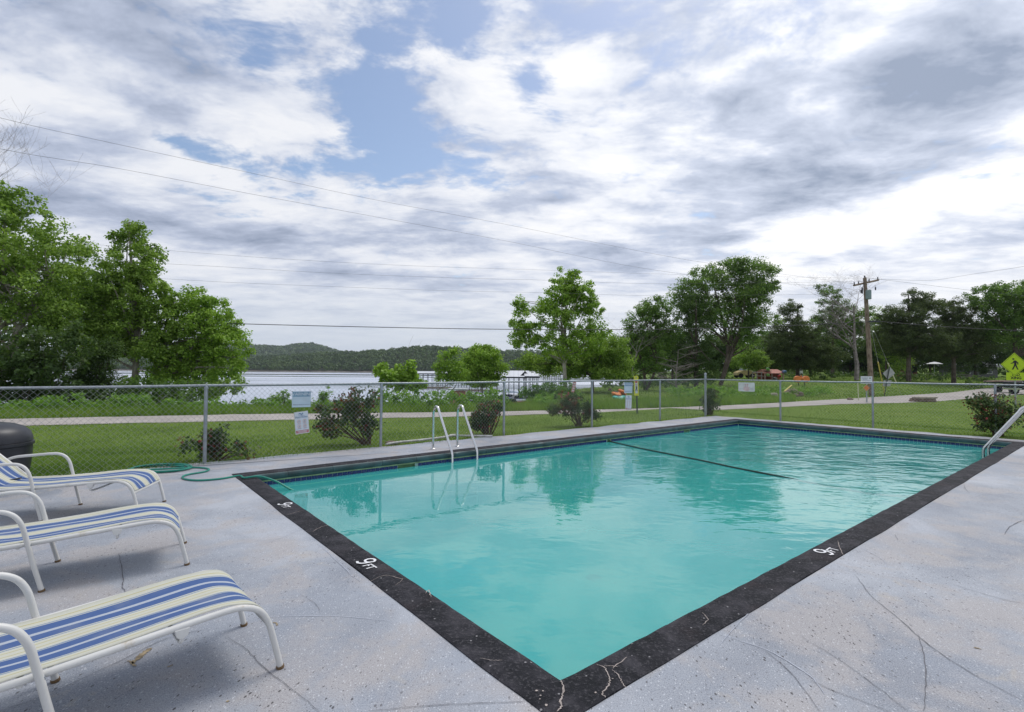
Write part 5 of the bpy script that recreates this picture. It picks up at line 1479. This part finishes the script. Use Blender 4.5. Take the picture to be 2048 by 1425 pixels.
# pedestrian crossing sign
Yp = 26.0
b = ground(2030, Yp); T = post_sign('pedestrian_crossing_sign', 'yellow green diamond walker sign with PED XING plate at right edge', b, PT(2029, 712, Yp+.05), .035, 'galv')
c = PT(2029, 729.3, Yp-.05); ax = Vector((1, -.22, 0)).normalized(); n_ = ax.cross(UP)
S_ = PT(2029+21.5, 729, Yp).x - c.x
diamond(T, c, ax, S_, 'fluo')
mb = MB(); i0, i1 = S_*.93, S_*.905
vs = [c+n_*.006+ax*x+UP*z for x, z in ((0, -i0), (i0, 0), (0, i0), (-i0, 0), (0, -i1), (i1, 0), (0, i1), (-i1, 0))]
mb.add(vs, [(k, (k+1) % 4, 4+(k+1) % 4, 4+k) for k in range(4)]); mb.build('border', M['ink_black'], T)
mb = MB(); s = S_*.82; o_ = c+n_*.007
mb.prism([(-.10*s+.10*s*math.cos(k*math.pi/6), .56*s+.085*s*math.sin(k*math.pi/6)) for k in range(12)], o_, ax, UP, .002)
mb.prism([(-.07*s, .40*s), (.10*s, .42*s), (.22*s, .30*s), (.34*s, .18*s), (.32*s, -.02*s), (.25*s, -.03*s), (.24*s, .13*s), (.17*s, .20*s), (.17*s, -.08*s), (-.05*s, -.08*s), (-.03*s, .18*s), (-.14*s, .10*s), (-.34*s, .07*s), (-.35*s, .13*s), (-.17*s, .20*s)], o_, ax, UP, .002)
mb.prism([(-.05*s, -.06*s), (.09*s, -.06*s), (.02*s, -.22*s), (-.12*s, -.54*s), (-.25*s, -.54*s), (-.10*s, -.20*s)], o_+n_*.0005, ax, UP, .002)
mb.prism([(.03*s, -.06*s), (.17*s, -.06*s), (.22*s, -.24*s), (.34*s, -.54*s), (.22*s, -.54*s), (.10*s, -.24*s)], o_+n_*.001, ax, UP, .002)
mb.build('walker_symbol', M['ink_black'], T)
c2 = PT(2032, 753.3, Yp-.05); hw = PT(2032+14.5, 753, Yp).x-c2.x; hh = (PT(2032, 745.5, Yp).z-PT(2032, 761, Yp).z)/2
board(T, c2, ax, hw*2, hh*2, 'fluo', 'plate', thick=.006)
for k, w_ in enumerate(('PED', 'XING')):
    text_mesh(w_, hh*.95, M['ink_black'], 'lettering', T, frame(c2+n_*.006+UP*(hh*(.42-.84*k)), ax, UP), bold=.3)
# slim yellow in-street pedestrian sign
b = ground(1274.5, 20.3); Ys = b.y
T = thing('crossing_paddle', b, 'slim upright yellow crossing paddle on a dark post outside the fence', 'sign')
MB().tube([b+Vector((0, 0, -.05)), PT(1273.5, 790, Ys)], .03, 8).build('post', M['post_dark'], T)
c = PT(1272.5, 772, Ys-.03); wd = PT(1277, 772, Ys).x-PT(1268, 772, Ys).x; hh = PT(1272, 752.5, Ys).z-PT(1272, 792, Ys).z
a, u_, n_ = board(T, c, (1, 0, 0), wd, hh, 'fluo2', 'paddle', rad=.03, tilt=.03, thick=.012)
board(T, c-u_*.03, (1, 0, 0), wd*.62, hh*.68, 'sign_white', 'white_panel', tilt=.03, thick=.002, off=.008)
mb = MB(); mb.prism([(.05*math.cos(k*math.pi/4+.39), .05*math.sin(k*math.pi/4+.39)) for k in range(8)], c+u_*.15+n_*.012, a, u_, .002); mb.build('stop_symbol', M['ink_red'], T)
mb = MB(); o_ = c-u_*.10+n_*.012
mb.prism([(.018*math.cos(k*.8), .085+.018*math.sin(k*.8)) for k in range(8)], o_, a, u_, .002)
mb.prism([(-.02, .06), (.025, .06), (.04, .0), (.02, -.02), (.045, -.10), (.02, -.10), (.0, -.03), (-.03, -.10), (-.05, -.10), (-.02, -.01)], o_, a, u_, .002); mb.build('walker_symbol', M['ink_black'], T)
for k in range(3): board(T, c+u_*(hh*.455-.03*k), (1, 0, 0), wd*.6, .012, 'ink_grey', 'print_line', tilt=.03, thick=.002, off=.008)
board(T, c+u_*.04, (1, 0, 0), wd*.4, .02, 'ink_red', 'print_line', tilt=.03, thick=.002, off=.011)
# leaning pink sign in the bush
b = ground(1143, 21); T = thing('leaning_sign', b, 'small leaning pinkish sign above the wide rose bush', 'sign')
MB().tube([b, PT(1145.5, 786, 20.95)], .016, 6).build('stake', M['post_dark'], T)
c = PT(1147.5, 774.5, 20.9); a, u_, n_ = board(T, c, (1, .1, 0), .125, .43, 'pink', tilt=-.22, rad=.015)
for k in range(4):
    board(T, c+u_*(.14-.095*k), (1, .1, 0), .085, .04, 'sign_white', 'print_line', tilt=-.22, thick=.001, off=.004)
# white notice and orange marker near the pole
Yn = 33.0
b = ground(1733, Yn); T = post_sign('notice_sign', 'white notice board with black print left of the utility pole', b, PT(1733, 758, Yn+.06), .035, 'galv')
c = PT(1733, 760.3, Yn); ax = Vector((1, -.1, 0)).normalized(); a, u_, n_ = board(T, c, ax, .70, .47, 'sign_white')
for k, (x, w_) in enumerate([(-.09, .38), (-.09, .28)]): board(T, c+a*x+u_*(.12-.075*k), ax, w_, .035, 'ink_grey', 'print_line', thick=.001, off=.004)
board(T, c+a*.21+u_*.11, ax, .05, .09, 'ink_black', 'emblem', thick=.001, off=.004)
board(T, c-u_*.06, ax, .52, .018, 'ink_grey', 'print_line', thick=.001, off=.004)
Yo = 32.0
b = ground(1733, Yo); T = post_sign('orange_marker', 'small faded orange diamond marker below the white notice board', b, PT(1733, 776, Yo+.05), .04, 'galv')
diamond(T, PT(1733, 776.3, Yo), (1, 0, 0), .21, 'salmon'); diamond(T, PT(1733, 776.3, Yo), (1, 0, 0), .14, 'orange', 'inner_diamond', .002, .005)
b = ground(1716.5, 34); o_ = MB().tube([b, PT(1715.5, 764, 34)], .028, 8).build('marker_post', M['cream_post'], None, loc=b)
tag(o_, 'thin cream marker post left of the orange diamond', 'marker post')
# diamond sign seen from behind
b = G(1768, 792.5, float(gz(*ground(1770, 41).xy))); tp = PT(1779.5, 733.5, b.y)
T = post_sign('road_sign', 'grey back of a leaning diamond road sign with small plate', b, tp, .035, 'post_dark')
upv = (tp-b).normalized(); axd = Vector((1, .07, 0)).normalized(); c = PT(1778, 747, b.y+.06)
diamond(T, c, axd, .52, 'alum_back', up=upv)
c = PT(1774, 767, b.y+.06); mb = MB(); mb.prism([(-.33, -.24), (.33, -.24), (.33, .24), (-.33, .24)], c, axd, upv, .006); mb.build('plate', M['alum_back'], T)

# ================================================================== clutter across the lane
def rock(name, px, py, Y, size, mat, label, cat='rock', group=None, z=None):
    b = ground(px, Y); r_ = random.Random(int(px*7)); bm = bmesh.new(); bmesh.ops.create_icosphere(bm, subdivisions=3, radius=1)
    for v in bm.verts:
        n_ = 1 + .16*math.sin(v.co.x*3.1+px)*math.cos(v.co.y*2.7) + .10*math.sin(v.co.z*6+px*2) + r_.uniform(-.05, .05)
        v.co = Vector((v.co.x*size[0]*n_, v.co.y*size[1]*n_, (v.co.z*.9+.55)*size[2]*n_))
    me = bpy.data.meshes.new(name); bm.to_mesh(me); bm.free(); me.materials.append(M[mat])
    return tag(link(name, me, None, None, b), label, cat, group)
b = G(1845, 804, ZR); T = thing('stone_slab_stack', b, 'low stack of flat brown stone slabs at the lane edge', 'stone slabs')
for k in range(3):
    mb = MB(); n = 11; r1 = .95-.06*k
    poly = [(r1*math.cos(2*math.pi*i/n)*random.uniform(.85, 1.05)+.05*k, .5*math.sin(2*math.pi*i/n)*random.uniform(.8, 1.05)) for i in range(n)]
    mb.prism(poly, (b.x, b.y, b.z+.07+.105*k), (1, 0, 0), (0, 1, 0), .10); mb.build('slab', M['stone'] if k < 2 else M['rock_pale'], T, bevel=.015)
rock('boulder', 1547, 797, 36, (.36, .3, .24), 'rock_pale', 'pale rounded boulder in the grass left of the rock heap', 'boulder')
for i, (px, Y, s, lab) in enumerate([(1571, 38, .55, 'dark rock at the left of the roadside heap'), (1585, 39, .7, 'largest rock of the roadside heap'), (1598, 38.5, .5, 'rock at the right of the roadside heap'), (1578, 40, .6, 'rock at the back of the roadside heap'), (1590, 37.5, .35, 'small rock in front of the roadside heap'), (1700, 34.5, .28, 'small dark rock at the lane edge left of the cream post'), (1220, 47, .3, 'rock on the slope behind the pale blue sign')]):
    rock('rock', px, 790, Y, (s*.7, s*.5, s*.45), 'stone', lab, 'rock', 'rocks beside the lane')
rock('rock', 788, 884, G(790, 886, 0).y, (.16, .10, .05), 'stone', 'flat brown stone at the fence foot by the plastic pipe', 'rock')
# fallen yellow pole
a, b = ground(1563, 38.5)+Vector((0, 0, .15)), PT(1583, 771, 42)
tag(MB().tube([a, b], .05, 8).build('leaning_pole', M['yellow'], None, loc=a), 'yellow pole leaning on the rock heap', 'pole')
def kayak(c, L, rz, mat, label, roll=0.0, wd=.36):
    T = thing('kayak', c, label, 'kayak', 'kayaks', rz); n_ = 13; m_ = 10; vs = []
    for i in range(n_):
        t = i/(n_-1)*2-1; w_ = wd*max(0.02, (1-abs(t)**2.3)); h_ = .17*max(.15, 1-abs(t)**3); lift = .14*abs(t)**3
        for j in range(m_):
            an = 2*math.pi*j/m_; y, z = w_*math.cos(an), h_*math.sin(an)+lift
            if math.sin(an) > .5 and abs(t) < .28: z -= .13
            vs.append(Matrix.Rotation(roll, 3, 'X') @ Vector((t*L/2, y, z+.16)))
    mb = MB(); mb.add(vs, [(i*m_+j, i*m_+(j+1) % m_, (i+1)*m_+(j+1) % m_, (i+1)*m_+j) for i in range(n_-1) for j in range(m_)] + [tuple(range(m_)), tuple(range((n_-1)*m_, n_*m_))])
    mb.build('hull', M[mat], T, local=True, smooth=True)
    MB().lathe([(.22, .30), (.24, .34), (.20, .36)], (0, 0, 0), 14).build('cockpit_rim', M['ink_black'], T, local=True)
    return T
kayak(ground(1231, 37), 2.4, 1.2, 'orange', 'orange kayak lying on the slope behind the fence signs', .5, .36)
kayak(ground(1242, 38.5)+Vector((0, 0, .15)), 2.2, 1.35, 'orange', 'second orange kayak heaped on the first', .6, .38)
kayak(ground(1236, 32.5), 2.2, 1.05, 'kay_teal', 'teal kayak on the sandy strip in front of the orange ones', .4)
q = ground(1212, 32.8); mb = MB(); poly = [(.9*math.cos(i*.57)*random.uniform(.8, 1.1), .5*math.sin(i*.57)*random.uniform(.8, 1.1)) for i in range(11)]
mb.prism(poly, q+Vector((0, 0, .012)), (1, 0, 0), (0, 1, 0), .02); tag(mb.build('bare_soil', M['sand'], None, loc=q), kind='structure')
# red kayak shed
Yk = 60; b = ground(1543, Yk); zt = PT(1543, 739, Yk).z; ze = PT(1543, 747, Yk).z; wd = 36*Yk/F
T = thing('kayak_shed', b, 'open red shed with kayaks on its racks under the broad cedar', 'shed')
MB().box((b.x, b.y+1.3, (b.z+ze)/2), (wd*.96, .1, ze-b.z)).build('back_wall', M['red_shed'], T)
MB().box((b.x+wd*.3, b.y+.7, (b.z+ze)/2), (wd*.38, 1.2, ze-b.z)).build('store_room', M['red_shed'], T)
mb = MB(); mb.add([(b.x-wd*.55, b.y-.9, ze), (b.x+wd*.55, b.y-.9, ze), (b.x+wd*.5, b.y+.7, zt), (b.x-wd*.42, b.y+.7, zt), (b.x+wd*.55, b.y+2, ze), (b.x-wd*.55, b.y+2, ze)], [(0, 1, 2, 3), (3, 2, 4, 5), (0, 3, 5), (1, 4, 2)])
mb.build('roof', M['red_roof'], T)
for x in (-.5, -.12, .5): MB().box((b.x+wd*x, b.y-.6, (b.z+ze)/2), (.12, .12, ze-b.z)).build('post', M['wood_pink'], T)
for k, z in enumerate((.35, 1.0)): MB().box((b.x-wd*.3, b.y-.1, b.z+z), (wd*.38, 1.0, .06)).build('rack', M['dockwood'], T)
kayak(Vector((b.x-wd*.30, b.y-.25, b.z+1.05)), 1.9, 1.1, 'kay_green', 'green kayak on the upper rack of the red shed', .5, .25)
kayak(Vector((b.x-wd*.30, b.y-.25, b.z+.40)), 1.9, 1.1, 'kay_lime', 'lime kayak on the lower rack of the red shed', .5, .25)
kayak(Vector((b.x+wd*.2, b.y-.8, b.z+.25)), 1.6, 1.2, 'kay_red', 'red kayak leaning at the front of the red shed', .5, .22)
kayak(Vector((b.x+wd*.48, b.y-.7, b.z+.75)), 1.6, 1.3, 'kay_blue', 'blue kayak at the right post of the red shed', .5, .22)
kayak(ground(1549, 58.5), 1.6, .9, 'post_dark', 'dark kayak on the ground before the red shed', .3, .22)
# tan vehicle behind the fence
b = ground(1489, 70); T = thing('utility_vehicle', b, 'small tan open vehicle parked before the wood', 'vehicle')
mb = MB(); mb.prism([(-1.25, .35), (1.2, .35), (1.2, .75), (.9, .80), (.6, 1.02), (-.5, 1.02), (-1.1, .82), (-1.25, .7)], b, (1, 0, 0), UP, 1.4); mb.build('body', M['tan'], T, bevel=.05)
for x in (-.8, .75):
    for y in (-.68, .68):
        W_ = MB(); W_.tube([(b.x+x, b.y+y-.09, b.z+.32), (b.x+x, b.y+y+.09, b.z+.32)], .32, 14); W_.build('wheel', M['tyre'], T)
for x in (-.3, .65):
    for y in (-.6, .6): MB().tube([(b.x+x, b.y+y, b.z+1.0), (b.x+x+.05, b.y+y, b.z+1.55)], .03, 6).build('roll_bar', M['galv'], T)
MB().box((b.x+.2, b.y, b.z+1.57), (1.1, 1.3, .05)).build('canopy', M['alum_back'], T, bevel=.02)
MB().box((b.x-.25, b.y, b.z+1.12), (.5, 1.2, .22)).build('seat', M['ink_grey'], T, bevel=.05)
# wooden rail fence beside it
T = thing('rail_fence', ground(1514, 58), 'short grey rail fence between the tan vehicle and the red shed', 'fence')
for px in (1505, 1514, 1523):
    q = ground(px, 58); MB().box((q.x, q.y, q.z+.45), (.09, .09, .95)).build('post', M['bark_dead'], T)
q0, q1 = ground(1504, 58), ground(1526, 58)
for z in (.45, .85): MB().tube([q0+Vector((0, -.06, z)), q1+Vector((0, -.06, z))], .04, 4).build('rail', M['bark_dead'], T)
# orange tractor implement
b = ground(1603, 52); T = thing('orange_implement', b, 'orange farm implement standing in the brush right of the red shed', 'implement')
for x in (-.42, .42):
    mb = MB(); mb.lathe([(.30, -.16), (.34, -.12), (.34, .12), (.30, .16)], (0, 0, 0), 16)
    mb.v = [tuple(Matrix.Rotation(math.pi/2, 3, 'X') @ Vector(v_) + Vector((b.x+x, b.y, b.z+.65))) for v_ in mb.v]; mb.build('drum', M['orange'], T, smooth=True)
MB().box((b.x, b.y, b.z+.72), (.55, .3, .16)).build('frame', M['orange'], T, bevel=.02)
MB().tube([(b.x, b.y, b.z+.75), (b.x-.05, b.y, b.z+1.05)], .05, 6).build('mast', M['orange'], T)
for x in (-.3, .3): MB().tube([(b.x+x, b.y, b.z), (b.x+x, b.y, b.z+.6)], .04, 6).build('leg', M['ink_black'], T)
b = ground(1598, 78); mb = MB(); mb.lathe([(.5, 0), (.52, .1), (.52, .95), (.42, 1.3), (.12, 1.5), (.08, 1.6)], b, 18)
tag(mb.build('white_tank', M['house_white'], None, loc=b, smooth=True), 'white upright tank among the dark trunks right of the shed', 'tank')
# cabins in the trees
def cabin(px, Y, wd, ht, wallm, roofm, label, dep=5.0):
    b = ground(px, Y)+Vector((0, 0, .0)); T = thing('cabin', b, label, 'cabin', 'cabins among the trees')
    MB().box((b.x, b.y, b.z+ht/2), (wd, dep, ht)).build('wall', M[wallm], T)
    mb = MB(); e = .4
    mb.add([(b.x-wd/2-e, b.y-dep/2-e, b.z+ht+.02), (b.x+wd/2+e, b.y-dep/2-e, b.z+ht+.02), (b.x+wd/2+e, b.y, b.z+ht+1.2), (b.x-wd/2-e, b.y, b.z+ht+1.2), (b.x+wd/2+e, b.y+dep/2+e, b.z+ht+.02), (b.x-wd/2-e, b.y+dep/2+e, b.z+ht+.02)], [(0, 1, 2, 3), (3, 2, 4, 5), (0, 3, 5), (1, 4, 2)])
    mb.build('roof', M[roofm], T)
    for x in (-.3, .28):
        fr_ = MB().box((b.x+wd*x, b.y-dep/2-.02, b.z+ht*.6), (.95, .06, .95)).build('window', M['house_white'], T)
        MB().box((b.x+wd*x, b.y-dep/2-.055, b.z+ht*.6), (.8, .02, .8)).build('pane', M['glass'], fr_)
    MB().box((b.x, b.y-dep/2-.03, b.z+1.0), (.9, .06, 2.0)).build('door', M['house_grey'], T)
cabin(1735, 92, 6, 2.0, 'house_grey', 'dockdark', 'grey cabin behind the utility pole')
cabin(1800, 94, 2.4, 2.2, 'brick_pink', 'house_grey', 'pinkish cabin behind the trunk of the wide cedar')
cabin(1935, 100, 7, 2.0, 'house_grey', 'dockdark', 'long dark grey cabin between the two right hand cedars')
# patio parasol and picnic tables
b = ground(1869, 80); T = thing('patio_parasol', b, 'white patio parasol open among the trees left of the crossing sign', 'parasol')
MB().tube([b, b+Vector((0, 0, 2.5))], .03, 8).build('pole', M['galv'], T)
MB().lathe([(1.05, 2.2), (1.04, 2.24), (.6, 2.42), (.05, 2.55)], b, 10).build('canopy', M['house_white'], T)
for i, (px, Y, lab) in enumerate([(1866, 79, 'picnic table under the white parasol'), (1925, 80, 'picnic table right of the white parasol'), (1945, 82, 'picnic table before the long grey cabin')]):
    b = ground(px, Y); T = thing('picnic_table', b, lab, 'picnic table', 'picnic tables among the trees')
    for k in range(4): MB().box((b.x, b.y-.33+.22*k, b.z+.75), (1.8, .2, .05)).build('plank', M['bark_dead'], T)
    for y in (-.75, .75): MB().box((b.x, b.y+y, b.z+.45), (1.8, .26, .05)).build('bench', M['bark_dead'], T)
    for x in (-.65, .65):
        for s_ in (-1, 1): MB().tube([(b.x+x, b.y+s_*.7, b.z), (b.x+x, b.y+s_*.25, b.z+.74)], .05, 4).build('leg', M['bark_dead'], T)
# trailer and dark truck at the right edge
b = ground(2008, 50); T = thing('flat_trailer', b, 'low flat trailer with pinkish deck left of the crossing sign plate', 'trailer')
zt = PT(2000, 762, 50).z; x0, x1 = PT(1977, 762, 50).x, PT(2034, 762, 50).x
for k in range(5):
    MB().box(((x0+x1)/2+.1*k, b.y-.8+.4*k, zt-.02*k), (x1-x0, .37, .12)).build('deck_plank', M['wood_pink'], T, bevel=.02)
MB().box(((x0+x1)/2+.15, b.y, zt-.14), (x1-x0-.3, 1.6, .12)).build('chassis', M['dockdark'], T)
for y in (-.85, .85):
    mb = MB(); mb.tube([((x0+x1)/2+.4, b.y+y-.1, b.z+.30), ((x0+x1)/2+.4, b.y+y+.1, b.z+.30)], .30, 14); mb.build('wheel', M['tyre'], T)
MB().tube([((x0+x1)/2+.2, b.y, zt-.2), ((x0+x1)/2-.6, b.y, b.z+.02)], .05, 6).build('stand', M['dockdark'], T)
b = ground(2085, 46); T = thing('pickup_truck', b, 'black pickup truck mostly outside the right edge of the photo', 'truck')
mb = MB(); mb.prism([(-2.7, .45), (2.6, .45), (2.6, 1.0), (1.5, 1.12), (.9, 1.78), (-.7, 1.8), (-.95, 1.15), (-2.7, 1.12)], b, (1, 0, 0), UP, 1.85); mb.build('body', M['truck'], T, bevel=.06)
mb = MB(); mb.prism([(1.25, 1.16), (.82, 1.68), (-.6, 1.70), (-.8, 1.18)], b, (1, 0, 0), UP, 1.87); mb.build('window', M['glass'], T)
for x in (-1.75, 1.7):
    for y in (-.85, .85):
        mb = MB(); mb.tube([(b.x+x, b.y+y-.13, b.z+.4), (b.x+x, b.y+y+.13, b.z+.4)], .40, 18); wh = mb.build('wheel', M['tyre'], T)
        mb = MB(); mb.tube([(b.x+x, b.y+y-.145, b.z+.4), (b.x+x, b.y+y+.145, b.z+.4)], .22, 14); mb.build('rim', M['steel'], wh)
MB().box((b.x-2.74, b.y, b.z+.5), (.1, 1.7, .16)).build('bumper', M['steel'], T, bevel=.02)

# ================================================================== thin summer haze
m = bpy.data.materials.new('haze'); m.use_nodes = True; nt = NT(m.node_tree); nt.n.clear()
o = nt.node('ShaderNodeOutputMaterial'); pv = nt.node('ShaderNodeVolumePrincipled')
pv.inputs['Color'].default_value = (.80, .87, 1, 1); pv.inputs['Density'].default_value = .00009; pv.inputs['Anisotropy'].default_value = .2
nt.put(o.inputs['Volume'], pv.outputs[0])
mb = MB(); mb.box((0, 2000, 70), (12000, 8600, 156))
tag(mb.build('haze', m), kind='stuff')

# what the uncountable and the setting look like
for nm, lab in {'ground': 'gently sloping lawn and wooded ground around the pool', 'lake': 'calm silver grey lake beyond the lane', 'road': 'pale single lane road curving past the fence', 'pool_deck': 'speckled pale blue painted concrete pool deck',
                'far_shore_ridge': 'low wooded ridge on the far shore', 'far_hill': 'hazy wooded hill behind the far shore at left', 'rocky_shore': 'narrow rocky waterline of the far shore', 'bare_soil': 'strip of bare sandy soil beside the kayaks',
                'far_shore_forest': 'continuous forest along the far shore', 'far_hill_forest': 'hazy forest covering the distant hill', 'lawn_grass': 'short mown grass between fence and lane', 'lawn_edge_grass': 'longer grass along the deck edge and fence foot',
                'verge_grass': 'tall grass on the far verge of the lane', 'far_lawn_grass': 'rough grass beyond the lane at right', 'bank_weeds': 'leafy weeds covering the lake bank', 'bank_brambles': 'darker brambles mixed into the bank weeds', 'ditch_weeds': 'weeds in the ditch beside the rock heap',
                'wood_edge_undergrowth': 'dark undergrowth along the edge of the wood', 'background_wood': 'dark mass of trees closing the wood behind', 'haze': 'thin blue summer haze'}.items():
    ob = bpy.data.objects.get(nm)
    if ob: ob['label'] = lab
